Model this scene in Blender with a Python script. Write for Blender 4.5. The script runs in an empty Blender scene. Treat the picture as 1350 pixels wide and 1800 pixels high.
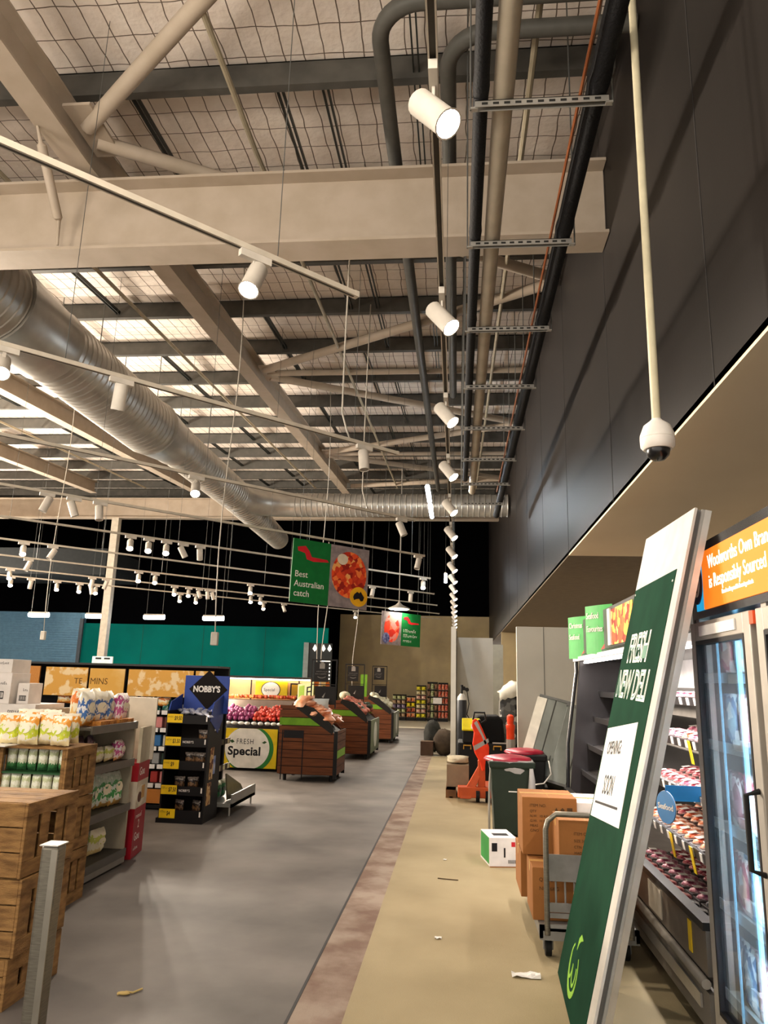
import bpy, math, random
from mathutils import Matrix, Vector
random.seed(7)
PI = math.pi
SC = bpy.context.scene
COL = SC.collection

# ---------------------------------------------------------------- camera, world, exposure
CAMH = 1.6
F = 1300.0
def _n(v): return v.normalized()
_y = _n(Vector((128, -300, -F))); _z = Vector((157, 5670, -F)); _z = _n(_z - _y*_z.dot(_y)); _x = _y.cross(_z)
ROT = Matrix((_x, _y, _z))                       # camera space -> world space
cam_d = bpy.data.cameras.new('camera'); cam = bpy.data.objects.new('camera', cam_d); COL.objects.link(cam)
cam.matrix_world = Matrix.Translation((0, 0, CAMH)) @ ROT.to_4x4()
cam_d.sensor_fit = 'VERTICAL'; cam_d.sensor_height = 36.0; cam_d.lens = F/1800*36.0
cam_d.clip_start = 0.05; cam_d.clip_end = 200
SC.camera = cam
W = bpy.data.worlds.new('world'); SC.world = W; W.use_nodes = True
WORLD_STRENGTH = 1.0
W.node_tree.nodes['Background'].inputs[0].default_value = (1.0, 0.92, 0.83, 1)
W.node_tree.nodes['Background'].inputs[1].default_value = WORLD_STRENGTH
SC.view_settings.view_transform = 'Standard'; SC.view_settings.look = 'None'
SC.view_settings.gamma = 1.0; SC.view_settings.use_curve_mapping = False
SC.view_settings.exposure = 0.95
SPOT_W = 230.0; FILL_W = 25.0; UP_W = 520.0; LINEAR_W = 22.0
WARM = (1.0, 0.86, 0.70); COOL = (0.86, 0.94, 1.0)

# ---------------------------------------------------------------- helpers
def lin(h):
    h = h.lstrip('#'); o = []
    for i in (0, 2, 4):
        c = int(h[i:i+2], 16)/255
        o.append(c/12.92 if c <= .04045 else ((c+.055)/1.055)**2.4)
    return (*o, 1.0)
MC = {}
def mat(name, c, rough=.6, metal=0., c2=None, ns=8., nd=4, bump=0., bs=60., emit=0., ramp=(.35, .65), alpha=None, stretch=None, trans=0., coat=0., spec=None):
    if name in MC: return MC[name]
    m = bpy.data.materials.new(name); m.use_nodes = True; MC[name] = m
    nt = m.node_tree; b = nt.nodes['Principled BSDF']
    b.inputs['Base Color'].default_value = lin(c)
    b.inputs['Roughness'].default_value = rough; b.inputs['Metallic'].default_value = metal
    if rough >= .45 and not metal: b.inputs['Specular IOR Level'].default_value = .22
    if spec is not None: b.inputs['Specular IOR Level'].default_value = spec
    if coat: b.inputs['Coat Weight'].default_value = coat
    if trans: b.inputs['Transmission Weight'].default_value = trans
    tc = nt.nodes.new('ShaderNodeTexCoord'); mp = nt.nodes.new('ShaderNodeMapping')
    nt.links.new(tc.outputs['Object'], mp.inputs[0])
    if stretch: mp.inputs['Scale'].default_value = stretch
    if c2 is None and not emit:                         # every surface gets a faint procedural variation
        r, g, bb = int(c[-6:-4], 16), int(c[-4:-2], 16), int(c[-2:], 16)
        c2 = '%02x%02x%02x' % (int(r*.93), int(g*.93), int(bb*.93))
    if c2:
        nz = nt.nodes.new('ShaderNodeTexNoise'); nz.inputs['Scale'].default_value = ns; nz.inputs['Detail'].default_value = nd
        nt.links.new(mp.outputs[0], nz.inputs['Vector'])
        rp = nt.nodes.new('ShaderNodeValToRGB'); rp.color_ramp.elements[0].position = ramp[0]; rp.color_ramp.elements[1].position = ramp[1]
        rp.color_ramp.elements[0].color = lin(c); rp.color_ramp.elements[1].color = lin(c2)
        nt.links.new(nz.outputs['Fac'], rp.inputs[0]); nt.links.new(rp.outputs[0], b.inputs['Base Color'])
    if bump:
        nb = nt.nodes.new('ShaderNodeTexNoise'); nb.inputs['Scale'].default_value = bs; nb.inputs['Detail'].default_value = 5
        nt.links.new(mp.outputs[0], nb.inputs['Vector'])
        bp = nt.nodes.new('ShaderNodeBump'); bp.inputs['Strength'].default_value = bump; bp.inputs['Distance'].default_value = .02
        nt.links.new(nb.outputs['Fac'], bp.inputs['Height']); nt.links.new(bp.outputs[0], b.inputs['Normal'])
    if emit:
        b.inputs['Emission Color'].default_value = lin(c); b.inputs['Emission Strength'].default_value = emit
    if alpha is not None: b.inputs['Alpha'].default_value = alpha
    return m
def banded(name, cols, axis='Z', noise=.12, ns=6., rough=.35):
    """packet print: coloured bands across the packet's own length, with wobbling edges"""
    if name in MC: return MC[name]
    m = mat(name, cols[0], rough); nt = m.node_tree; b = nt.nodes['Principled BSDF']
    tc = nt.nodes.new('ShaderNodeTexCoord'); sp = nt.nodes.new('ShaderNodeSeparateXYZ'); nt.links.new(tc.outputs['Generated'], sp.inputs[0])
    nz = nt.nodes.new('ShaderNodeTexNoise'); nz.inputs['Scale'].default_value = ns; nt.links.new(tc.outputs['Generated'], nz.inputs['Vector'])
    ma = nt.nodes.new('ShaderNodeMath'); ma.operation = 'MULTIPLY_ADD'; ma.inputs[1].default_value = noise*4
    nt.links.new(nz.outputs['Fac'], ma.inputs[0]); 
    mb_ = nt.nodes.new('ShaderNodeMath'); mb_.operation = 'SUBTRACT'; mb_.inputs[1].default_value = noise*2
    nt.links.new(sp.outputs[axis], mb_.inputs[0]); nt.links.new(mb_.outputs[0], ma.inputs[2])
    rp = nt.nodes.new('ShaderNodeValToRGB'); rp.color_ramp.interpolation = 'CONSTANT'
    el = rp.color_ramp.elements
    while len(el) < len(cols): el.new(.5)
    for i, c in enumerate(cols): el[i].position = i/len(cols); el[i].color = lin(c)
    nt.links.new(ma.outputs[0], rp.inputs[0]); nt.links.new(rp.outputs[0], b.inputs['Base Color'])
    return m
def blotch(name, cols, scale=6., rough=.5, dist='Color', bump=0.):
    """cells in several colours (food photographs, meat, mixed goods)"""
    if name in MC: return MC[name]
    m = mat(name, cols[0], rough); nt = m.node_tree; b = nt.nodes['Principled BSDF']
    tc = nt.nodes.new('ShaderNodeTexCoord')
    nz = nt.nodes.new('ShaderNodeTexNoise'); nz.inputs['Scale'].default_value = scale*.7; nt.links.new(tc.outputs['Object'], nz.inputs['Vector'])
    mx = nt.nodes.new('ShaderNodeVectorMath'); mx.operation = 'MULTIPLY_ADD'; mx.inputs[1].default_value = (.35/scale*3,)*3
    nt.links.new(nz.outputs['Color'], mx.inputs[0]); nt.links.new(tc.outputs['Object'], mx.inputs[2])
    vo = nt.nodes.new('ShaderNodeTexVoronoi'); vo.inputs['Scale'].default_value = scale; nt.links.new(mx.outputs[0], vo.inputs['Vector'])
    sp = nt.nodes.new('ShaderNodeSeparateColor'); nt.links.new(vo.outputs['Color'], sp.inputs[0])
    rp = nt.nodes.new('ShaderNodeValToRGB'); rp.color_ramp.interpolation = 'CONSTANT'; el = rp.color_ramp.elements
    while len(el) < len(cols): el.new(.5)
    for i, c in enumerate(cols): el[i].position = i/len(cols); el[i].color = lin(c)
    nt.links.new(sp.outputs[0], rp.inputs[0]); nt.links.new(rp.outputs[0], b.inputs['Base Color'])
    return m

class MB:
    def __init__(s): s.v = []; s.f = []
    def add(s, vs, fs, M=None):
        k = len(s.v)
        for p in vs:
            p = Vector(p); s.v.append(M @ p if M else p)
        s.f += [tuple(i+k for i in f) for f in fs]; return s
    def box(s, x0, x1, y0, y1, z0, z1, M=None):
        vs = [(x, y, z) for z in (z0, z1) for y in (y0, y1) for x in (x0, x1)]
        return s.add(vs, [(0,2,3,1),(4,5,7,6),(0,1,5,4),(2,6,7,3),(0,4,6,2),(1,3,7,5)], M)
    def cbox(s, c, d, M=None):
        return s.box(c[0]-d[0]/2, c[0]+d[0]/2, c[1]-d[1]/2, c[1]+d[1]/2, c[2]-d[2]/2, c[2]+d[2]/2, M)
    def cyl(s, p0, p1, r0, r1=None, seg=12, cap=True):
        r1 = r0 if r1 is None else r1
        return s.rings([p0, p1], [r0, r1], seg, cap)
    def rings(s, pts, rs, seg=12, cap=True, M=None):
        pts = [Vector(p) for p in pts]; n = len(pts); vs = []; up = None
        for i, p in enumerate(pts):
            a = pts[max(i-1, 0)]; b = pts[min(i+1, n-1)]; t = (b-a).normalized()
            if i and t.dot(pt_) < 0: t = -t
            pt_ = t
            if up is None: up = Vector((0,0,1)) if abs(t.z) < .9 else Vector((1,0,0))
            u = (up - t*up.dot(t)).normalized(); w = t.cross(u); up = u
            for k in range(seg):
                an = 2*PI*k/seg; vs.append(p + (u*math.cos(an) + w*math.sin(an))*rs[i])
        fs = [(i*seg+k, i*seg+(k+1)%seg, (i+1)*seg+(k+1)%seg, (i+1)*seg+k) for i in range(n-1) for k in range(seg)]
        if cap: fs += [tuple(range(seg))[::-1], tuple((n-1)*seg+k for k in range(seg))]
        return s.add(vs, fs, M)
    def tube(s, pts, r, seg=8): return s.rings(pts, [r]*len(pts), seg)
    def lathe(s, prof, M=None, seg=20):
        vs = [(r*math.cos(2*PI*k/seg), r*math.sin(2*PI*k/seg), z) for r, z in prof for k in range(seg)]
        n = len(prof)
        fs = [(i*seg+k, i*seg+(k+1)%seg, (i+1)*seg+(k+1)%seg, (i+1)*seg+k) for i in range(n-1) for k in range(seg)]
        fs += [tuple(range(seg))[::-1], tuple((n-1)*seg+k for k in range(seg))]
        return s.add(vs, fs, M)
    def prism(s, poly, d0, d1, M=None):
        n = len(poly); vs = [(p[0], p[1], d0) for p in poly] + [(p[0], p[1], d1) for p in poly]
        fs = [tuple(range(n))[::-1], tuple(range(n, 2*n))] + [(i, (i+1)%n, n+(i+1)%n, n+i) for i in range(n)]
        return s.add(vs, fs, M)
    def blob(s, c, d, seg=12, rg=8, M=None, jit=0., rnd=None):
        vs = []; rnd = rnd or random
        for i in range(rg+1):
            th = PI*i/rg
            for k in range(seg):
                ph = 2*PI*k/seg; j = 1+jit*(rnd.random()-.5)
                vs.append((c[0]+d[0]*math.sin(th)*math.cos(ph)*j, c[1]+d[1]*math.sin(th)*math.sin(ph)*j, c[2]+d[2]*math.cos(th)*j))
        fs = [(i*seg+k, (i+1)*seg+k, (i+1)*seg+(k+1)%seg, i*seg+(k+1)%seg) for i in range(rg) for k in range(seg)]
        return s.add(vs, fs, M)
    def pillow(s, w, h, t, M=None, n=10, wr=.12, seed=1):
        """a filled packet standing on its lower seam: local x width, z height, y thickness"""
        rr = random.Random(seed); vs = []; fs = []
        for side in (-1, 1):
            base = len(vs)
            for i in range(n+1):
                for j in range(n+1):
                    u = i/n*2-1; v = j/n*2-1
                    e = max(0, (1-abs(u)**3))**.6*max(0, (1-abs(v)**4))**.7
                    ww = w/2*(1-.07*(1-v*v)) * (1-.04*rr.random())
                    vs.append((u*ww, side*t/2*e*(1+wr*(rr.random()-.5)*2), (v+1)/2*h + .01*h*math.sin(u*9)))
            for i in range(n):
                for j in range(n):
                    q = (base+i*(n+1)+j, base+(i+1)*(n+1)+j, base+(i+1)*(n+1)+j+1, base+i*(n+1)+j+1)
                    fs.append(q if side < 0 else q[::-1])
        return s.add(vs, fs, M)
    def build(s, name, m, parent=None, smooth=False, bevel=0., sub=0, local=False):
        me = bpy.data.meshes.new(name)
        vs = s.v
        o = bpy.data.objects.new(name, me); COL.objects.link(o)
        if parent is not None:
            if not local:
                inv = WM[parent.name].inverted(); vs = [inv @ v for v in vs]
            o.parent = parent; WM[o.name] = WM[parent.name].copy()
        else:
            lo = [min(v[i] for v in vs) for i in range(3)]; hi = [max(v[i] for v in vs) for i in range(3)]
            c = Vector(((lo[0]+hi[0])/2, (lo[1]+hi[1])/2, lo[2])); vs = [v-c for v in vs]; o.location = c
            WM[o.name] = Matrix.Translation(c)
        me.from_pydata([tuple(v) for v in vs], [], s.f); me.update()
        if m: me.materials.append(m)
        if smooth:
            me.polygons.foreach_set('use_smooth', [True]*len(me.polygons))
            if smooth == 'auto':
                md = o.modifiers.new('e', 'EDGE_SPLIT'); md.split_angle = math.radians(40)
        if bevel:
            md = o.modifiers.new('b', 'BEVEL'); md.width = bevel; md.segments = 2; md.limit_method = 'ANGLE'; md.angle_limit = math.radians(40)
        if sub:
            md = o.modifiers.new('s', 'SUBSURF'); md.levels = sub; md.render_levels = sub
        return o
WM = {}
def thing(name, label, cat, loc=(0,0,0), rz=0., group=None, M=None):
    o = bpy.data.objects.new(name, None); COL.objects.link(o); o.empty_display_size = .1
    o.matrix_basis = M if M else Matrix.Translation(loc) @ Matrix.Rotation(rz, 4, 'Z')
    WM[o.name] = o.matrix_basis.copy(); return tag(o, label, cat, group)
def tag(o, label, cat, group=None, kind=None):
    o['label'] = label; o['category'] = cat
    if group: o['group'] = group
    if kind: o['kind'] = kind
    return o
def struct(o, label=None):
    o['kind'] = 'structure'
    if label: o['label'] = label
    return o
def stuff(o): o['kind'] = 'stuff'; return o
def dup(src, loc=None, rz=None, label=None, group=None, M=None):
    def cp(o, par):
        c = o.copy(); COL.objects.link(c)
        if par: c.parent = par
        for ch in KIDS.get(o.name, []): cp(ch, c)
        return c
    r = cp(src, None)
    r.matrix_basis = M if M else Matrix.Translation(loc) @ Matrix.Rotation(rz or 0, 4, 'Z')
    WM[r.name] = r.matrix_basis.copy()
    if label: r['label'] = label
    if group: r['group'] = group
    return r
KIDS = {}
def reg(o):
    """remember a finished thing's children so that dup() can copy them"""
    ks = [c for c in bpy.data.objects if c.parent == o]; KIDS[o.name] = ks
    for c in ks: reg(c)
    return o
def frame(o, u, v):
    u = Vector(u).normalized(); v = Vector(v).normalized(); n = u.cross(v)
    m = Matrix((u, v, n)).transposed().to_4x4(); m.translation = Vector(o); return m
def text(s, size, M, m, parent=None, name='lettering', align='LEFT', xs=1., ex=.002, bold=0., space=1., local=False):
    cu = bpy.data.curves.new('t', 'FONT'); cu.body = s; cu.size = size; cu.align_x = align; cu.extrude = ex; cu.offset = bold; cu.space_character = space
    cu.resolution_u = 3
    to = bpy.data.objects.new('t', cu); COL.objects.link(to); bpy.context.view_layer.update()
    me = bpy.data.meshes.new_from_object(to); vs = [M @ Vector((v.co.x*xs, v.co.y, v.co.z)) for v in me.vertices]
    fs = [tuple(p.vertices) for p in me.polygons]
    bpy.data.objects.remove(to); bpy.data.curves.remove(cu); bpy.data.meshes.remove(me)
    b = MB(); b.v = vs; b.f = fs
    return b.build(name, m, parent, local=local)
def rect(m, a0, a1, b0, b1, d0, d1): return MB().box(a0, a1, b0, b1, d0, d1, m)
def ellipse(cx, cy, rx, ry, n=28, a0=0, a1=2*PI):
    return [(cx+rx*math.cos(a0+(a1-a0)*i/(n if a1-a0 > 6.28 else n-1)), cy+ry*math.sin(a0+(a1-a0)*i/(n if a1-a0 > 6.28 else n-1))) for i in range(n)]
ORD = ['first','second','third','fourth','fifth','sixth','seventh','eighth','ninth','tenth','eleventh','twelfth','thirteenth','fourteenth','fifteenth','sixteenth','seventeenth','eighteenth','nineteenth','twentieth','twenty-first','twenty-second','twenty-third','twenty-fourth']

# ---------------------------------------------------------------- common materials
white_paint = mat('white_paint', 'd8cfc0', .5)
steel_paint = mat('cream_steel', 'b5a797', .55, c2='ab9d8b', ns=3, bump=.15, bs=200)
galv = mat('galvanised_steel', '6d6e6c', .45, .6, c2='585a58', ns=5)
galv_dark = mat('purlin_steel', '5a5853', .55, .3, c2='4b4a46', ns=4)
black_mat = mat('matt_black', '141414', .6)
black_gloss = mat('black_gloss', '101012', .25)
grey_metal = mat('brushed_metal', '7d786b', .4, .7, c2='6a655a', ns=20, stretch=(1, 1, 12))
alu = mat('aluminium', 'b5b2ac', .35, .7)
dark_metal = mat('charcoal_metal', '2b2926', .4, .4)
wht = mat('white_plastic', 'e4e0d8', .4)
paper = mat('paper_white', 'e9e5df', .7)
lens_on = mat('lamp_glow', 'fff1da', emit=40.)
lens_cool = mat('cool_lamp_glow', 'eef4ff', emit=9.)
lens_off = mat('lamp_lens_off', '8d867c', .3)
yellow = mat('price_yellow', 'e8c21a', .5)
woolies_green = mat('bright_sign_green', '1f7a3a', .5)
ink = mat('black_ink', '17161a', .6)
wood = mat('crate_wood', '9a7547', .8, c2='6b4d2c', ns=5, nd=8, bump=.4, bs=50, stretch=(1.5, 1.5, 6))
cardboard = mat('cardboard', '8e5d30', .8, c2='83552a', ns=3, bump=.05)
# ================================================================ THE SETTING
ROOF0 = 7.3
def roofz(y): return ROOF0 + (.07*(y-6.3) if y > 6.3 else 0)
XW = 1.4; YF = 33.0; XL = -24.0; Y0 = -3.0
# floor: grey vinyl with cloudy scuffs
vinyl = mat('grey_vinyl', '48433f', .6, c2='706a65', ns=1.3, nd=10, bump=.04, bs=250, ramp=(.3, .7))
nt = vinyl.node_tree
struct(MB().box(XL, -.81, Y0, YF, -.06, 0).build('floor', vinyl), 'grey vinyl shop floor left of the joint')
conc = mat('raw_concrete', '8d7f60', .75, c2='a19373', ns=1.4, nd=8, bump=.15, bs=160, ramp=(.3, .7))
struct(MB().box(-.54, 3.4, Y0, 17.2, -.06, 0).build('floor_concrete', conc), 'bare tan concrete strip right of the joint')
stain = mat('stained_concrete', '725a4c', .75, c2='948476', ns=3.5, nd=8, bump=.15, bs=120, ramp=(.4, .62))
struct(MB().box(-.795, -.54, Y0, 17.2, -.06, 0).build('floor_stained_strip', stain), 'reddish stained concrete edge beside the joint')
struct(MB().box(-.81, -.795, Y0, 17.2, -.06, .002).build('trim_1', mat('joint_black', '1d1b1b', .6)), 'thin dark floor joint')
tile = mat('pale_far_floor', 'a8a08e', .5, c2='b5ad9b', ns=2)
struct(MB().box(-.81, 3.4, 17.2, YF, -.06, 0).build('floor_far', tile))
struct(MB().box(-6, 1.4, 27.0, YF-.05, 0, .004).build('floor_rear', mat('far_floor_sheen', 'cfc7b2', .5)))  # paler slab: the polished floor's bright reflection is put into its colour
# walls
bulk = mat('bulkhead_charcoal', '211d1b', .5, c2='1d1a18', spec=.15, ns=.6, bump=.03, bs=90)
o = MB().box(XW, XW+.12, Y0, YF, 3.22, 9.6).build('wall_right', bulk); struct(o, 'tall charcoal bulkhead wall')
jb = MB()
for y in (1.2, 3.95, 6.65, 9.4, 12.1, 14.8, 17.5, 20.2): jb.box(XW-.003, XW, y-.006, y+.006, 3.22, 9.3)
jb.build('panel_joint', mat('joint_dark', '2a2827', .7), o)
soffit = mat('pale_soffit', 'ecdcc0', .7, c2='e6d5b8', ns=.8)
struct(MB().box(XW, 3.4, Y0, 9.4, 3.2, 3.26).build('ceiling_soffit', soffit), 'paler front part of the soffit over the fridges')
dsof = mat('dark_soffit', '6a5d4c', .7)  # soffit carries on at one height, darker from here back
o = struct(MB().box(XW, 3.4, 9.4, YF, 3.2, 3.26).build('ceiling_soffit_dark', dsof), 'darker part of the soffit further back')
struct(MB().box(3.3, 3.4, Y0, YF, 0, 3.2).build('wall_right_lower', mat('grey_wall', '8c867c', .7)))
# roof blanket with wire mesh under it
blanket = mat('roof_blanket', 'ece2d8', .8, c2='e0d3c6', ns=5, nd=6, bump=.5, bs=14, ramp=(.3, .75))
nt = blanket.node_tree; bs = nt.nodes['Principled BSDF']
tc = nt.nodes.new('ShaderNodeTexCoord')
nz = nt.nodes.new('ShaderNodeTexNoise'); nz.inputs['Scale'].default_value = 2.2; nt.links.new(tc.outputs['Object'], nz.inputs['Vector'])
wob = nt.nodes.new('ShaderNodeVectorMath'); wob.operation = 'MULTIPLY_ADD'; wob.inputs[1].default_value = (.07, .07, 0); nt.links.new(nz.outputs['Color'], wob.inputs[0]); nt.links.new(tc.outputs['Object'], wob.inputs[2])
sp = nt.nodes.new('ShaderNodeSeparateXYZ'); nt.links.new(wob.outputs[0], sp.inputs[0])
def wire(out, period, width):
    a = nt.nodes.new('ShaderNodeMath'); a.operation = 'DIVIDE'; a.inputs[1].default_value = period; nt.links.new(out, a.inputs[0])
    f = nt.nodes.new('ShaderNodeMath'); f.operation = 'FRACT'; nt.links.new(a.outputs[0], f.inputs[0])
    l = nt.nodes.new('ShaderNodeMath'); l.operation = 'LESS_THAN'; l.inputs[1].default_value = width; nt.links.new(f.outputs[0], l.inputs[0]); return l
w1 = wire(sp.outputs['X'], .19, .06); w2 = wire(sp.outputs['Y'], .32, .032)
mxx = nt.nodes.new('ShaderNodeMath'); mxx.operation = 'MAXIMUM'; nt.links.new(w1.outputs[0], mxx.inputs[0]); nt.links.new(w2.outputs[0], mxx.inputs[1])
mixc = nt.nodes.new('ShaderNodeMix'); mixc.data_type = 'RGBA'
old = bs.inputs['Base Color'].links[0].from_socket
nt.links.new(mxx.outputs[0], mixc.inputs['Factor']); nt.links.new(old, mixc.inputs['A']); mixc.inputs['B'].default_value = lin('6a5c50')
nt.links.new(mixc.outputs['Result'], bs.inputs['Base Color'])
rb = MB(); ys = [Y0, 6.3, YF]
for a, b in zip(ys, ys[1:]):
    rb.add([(XL, a, roofz(a)), (XW, a, roofz(a)), (XW, b, roofz(b)), (XL, b, roofz(b)), (XL, a, roofz(a)+.06), (XW, a, roofz(a)+.06), (XW, b, roofz(b)+.06), (XL, b, roofz(b)+.06)],
           [(0,1,2,3),(7,6,5,4),(0,4,5,1),(1,5,6,2),(2,6,7,3),(3,7,4,0)])
struct(rb.build('ceiling', blanket), 'pale insulation blanket held by wire mesh')
# rear walls
green = mat('teal_green_wall', '006f65', .7, c2='005e55', ns=.35, spec=.05)
o = struct(MB().box(-15.6, -5.2, 30.0, 30.15, 0, 3.62).build('wall_back', green), 'teal green back wall')
gj = MB()
for x in (-13, -10.4, -7.8): gj.box(x-.01, x+.01, 29.995, 30.0, 0, 3.6)
gj.build('panel_joint', mat('green_joint', '01483b', .6), o)
gw = mat('blue_grey_shutter', '6a93ab', .6, 0)
sb = MB().box(XL, -15.6, 30.0, 30.15, 0, 4.05)
for i in range(40): sb.box(XL, -15.75, 29.97, 30.0, .1*i+.02, .1*i+.07)
struct(sb.build('wall_back_shutter', gw), 'blue-grey ribbed shutter wall')
struct(MB().box(-15.75, -15.6, 29.9, 30.0, 0, 3.8).build('trim_2', mat('shutter_edge', '50575c', .5)))
struct(MB().box(XL-.1, XL, Y0, YF, 0, 9.6).build('wall_left', mat('dim_left_wall', '3a3734', .8)), 'dim wall at the far left, outside the view')
blackw = mat('black_upper_wall', '050506', .9, spec=.0)
struct(MB().box(XL, -5.2, 30.16, 30.3, 3.6, 9.6).build('wall_back_upper', blackw), 'black upper back wall')
struct(MB().box(-5.2, XW, YF, YF+.1, 4.45, 9.6).build('wall_back_high', blackw))
beige = mat('beige_back_wall', 'a3936f', .7, c2='97886a', ns=2)
struct(MB().box(-5.2, XW, YF, YF+.1, 0, 4.45).build('wall_back_beige', beige), 'beige back wall past the produce stands')
struct(MB().box(XW, 3.4, YF-9, YF-8.9, 0, 3.2).build('wall_back_right', beige))
struct(MB().box(-5.25, -5.2, 30.3, YF, 0, 9.6).build('wall_return', blackw))
# a dark hanging bulkhead high at the far left
struct(MB().box(XL, -13.2, 26.5, 29.5, 5.2, 6.2).build('ceiling_bulkhead', mat('slate_bulkhead', '2c3032', .7)), 'grey suspended bulkhead at far left')
# bright doorway between green and beige walls
dr = MB().box(-5.95, -5.0, 29.9, 29.99, 1.2, 3.0).build('door_1', mat('bakery_door_dark', '232829', .5)); struct(dr, 'dark opening with stacked bright racks')
t = MB()
for i in range(8): t.box(-5.45, -5.05, 29.86, 29.9, 1.3+.14*i, 1.36+.14*i)
t.build('bright_slat', mat('rack_glow', 'f4ece0', emit=.9), dr)
MB().box(-6.15, -5.95, 29.85, 29.99, 1.0, 3.02).build('door_frame', mat('door_frame_grey', '87918f', .5), dr)
t = MB()
for x in (-5.7, -5.35, -5.1): t.prism([(x-.08, 2.78), (x, 2.68), (x+.08, 2.78), (x, 2.95)], 29.86, 29.9, Matrix(((1,0,0,0),(0,0,1,0),(0,1,0,0),(0,0,0,1))))
t.build('tree_cutout', mat('cutout_white', 'fff6e6', emit=2.), dr)
# white hoarding wall with its post
hw = mat('white_hoarding', 'dad8d0', .6, c2='cfcdc5', ns=2)
struct(MB().box(0.0, .82, 17.4, 17.55, 0, 2.62).build('wall_hoarding', hw), 'white plasterboard hoarding wall')
struct(MB().box(.82, 1.08, 17.9, 18.0, 0, 2.5).build('wall_hoarding_step', mat('grey_hoarding', 'a9a9a0', .6)))
struct(MB().box(-.13, -.02, 16.5, 16.7, 0, 2.8).build('trim_3', hw), 'slim white post at the end of the hoarding')
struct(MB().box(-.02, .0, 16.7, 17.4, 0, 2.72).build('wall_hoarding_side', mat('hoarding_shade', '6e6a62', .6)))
# coolroom wall
cool = mat('coolroom_panel', 'c4c2b8', .5, c2='b8b6ac', ns=1.2)
o = struct(MB().box(.86, 1.95, 11.0, 11.1, 0, 2.42).build('wall_coolroom', cool), 'pale grey coolroom panel wall')
MB().box(1.24, 1.25, 10.995, 11.0, 0, 2.42).build('panel_joint', mat('coolroom_joint', '75756f', .6), o)

# ================================================================ ROOF STEEL
def ibeam_x(x0, x1, y, z0, z1, w=.3, tf=.03, tw=.02):
    return MB().box(x0, x1, y-w/2, y+w/2, z0, z0+tf).box(x0, x1, y-w/2, y+w/2, z1-tf, z1).box(x0, x1, y-tw/2, y+tw/2, z0+tf, z1-tf)
tag(ibeam_x(XL, 1.39, 6.45, 5.72, 6.52, .34).build('steel_beam', steel_paint), 'deep cream steel beam crossing near the front', 'beam')
tag(ibeam_x(XL, 1.39, 24.8, 7.0, 7.72, .34).build('steel_beam', steel_paint), 'cream steel beam far back, carried by the square column', 'beam')
def rafter(x, label):
    b = MB()
    for a, c in ((Y0+.1, 6.2), (6.2, 24.6)):
        za = roofz(a)-.7+.0; zc = roofz(c)-.7
        if a > 6: pass
        for (xx0, xx1, d0, d1) in ((x-.13, x+.13, 0, .03), (x-.13, x+.13, .39, .42), (x-.012, x+.012, .03, .39)):
            b.add([(xx0,a,za+d0),(xx1,a,za+d0),(xx1,c,zc+d0),(xx0,c,zc+d0),(xx0,a,za+d1),(xx1,a,za+d1),(xx1,c,zc+d1),(xx0,c,zc+d1)],
                  [(3,2,1,0),(4,5,6,7),(0,1,5,4),(1,2,6,5),(2,3,7,6),(3,0,4,7)])
    return tag(b.build('roof_rafter', steel_paint), label, 'rafter')
rafter(-3.85, 'cream roof rafter nearest the charcoal wall, running into the distance')
rafter(-9.2, 'cream roof rafter above and left of the round duct')
rafter(-13.0, 'cream roof rafter at the far left of the roof')
# node plates
for y, w_ in ((5.95, 'beside the front beam'), (12.9, 'at the middle bracing joint'), (19.5, 'at the rear bracing joint')):
    z = roofz(y)-.5
    tag(MB().box(-3.72, -3.45, y-.35, y+.35, z-.015, z+.015).build('gusset_plate', steel_paint), 'cream gusset plate on the rafter '+w_, 'plate')
# purlins
pb_y = [Y0+.35+1.66*0, -.99, .77, 2.43, 4.09, 5.75, 7.41, 9.07, 10.73, 12.39, 14.05, 15.71, 17.37, 19.03, 20.69, 22.35, 24.01, 25.67, 27.33, 28.99, 30.65, 32.3][3:]
for i, y in enumerate(pb_y):
    z = roofz(y)-.02; b = MB()
    b.box(XL, 1.39, y-.012, y+.0, z-.25, z).box(XL, 1.39, y-.012, y+.075, z-.26, z-.25).box(XL, 1.39, y-.012, y+.075, z-.012, z).box(XL, 1.39, y+.065, y+.075, z-.25, z-.235)
    tag(b.build('roof_purlin', galv_dark), 'grey steel purlin under the blanket, %s row counted from the front' % ORD[i], 'purlin', 'roof purlins')
# bridging bars between purlins (dark, in pairs of slim channels)
bridg = mat('bridging_dark', '272c29', .5, .3)
k = 0
for i, y in enumerate(pb_y[:-4]):
    y1 = pb_y[i+1]
    for x in (-1.72, -1.28, -3.17, -.40, -5.6, -6.9, -10.4, -14):
        if (i*7+int(x*10)) % 3 == 0 and i > 2: continue
        if i < 2 and x != -.40: continue
        za = roofz(y)-.2; zb = roofz(y1)-.2
        b = MB()
        for dx in (-.03, .02):
            b.add([(x+dx,y+.05,za-.03),(x+dx+.012,y+.05,za-.03),(x+dx+.012,y1-.02,zb-.03),(x+dx,y1-.02,zb-.03),(x+dx,y+.05,za+.03),(x+dx+.012,y+.05,za+.03),(x+dx+.012,y1-.02,zb+.03),(x+dx,y1-.02,zb+.03)],
                  [(3,2,1,0),(4,5,6,7),(0,1,5,4),(1,2,6,5),(2,3,7,6),(3,0,4,7)])
        tag(b.build('purlin_bridging', bridg), 'short dark bridging channel between the roof purlins', 'bridging', 'bridging channels between purlins'); k += 1
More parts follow.
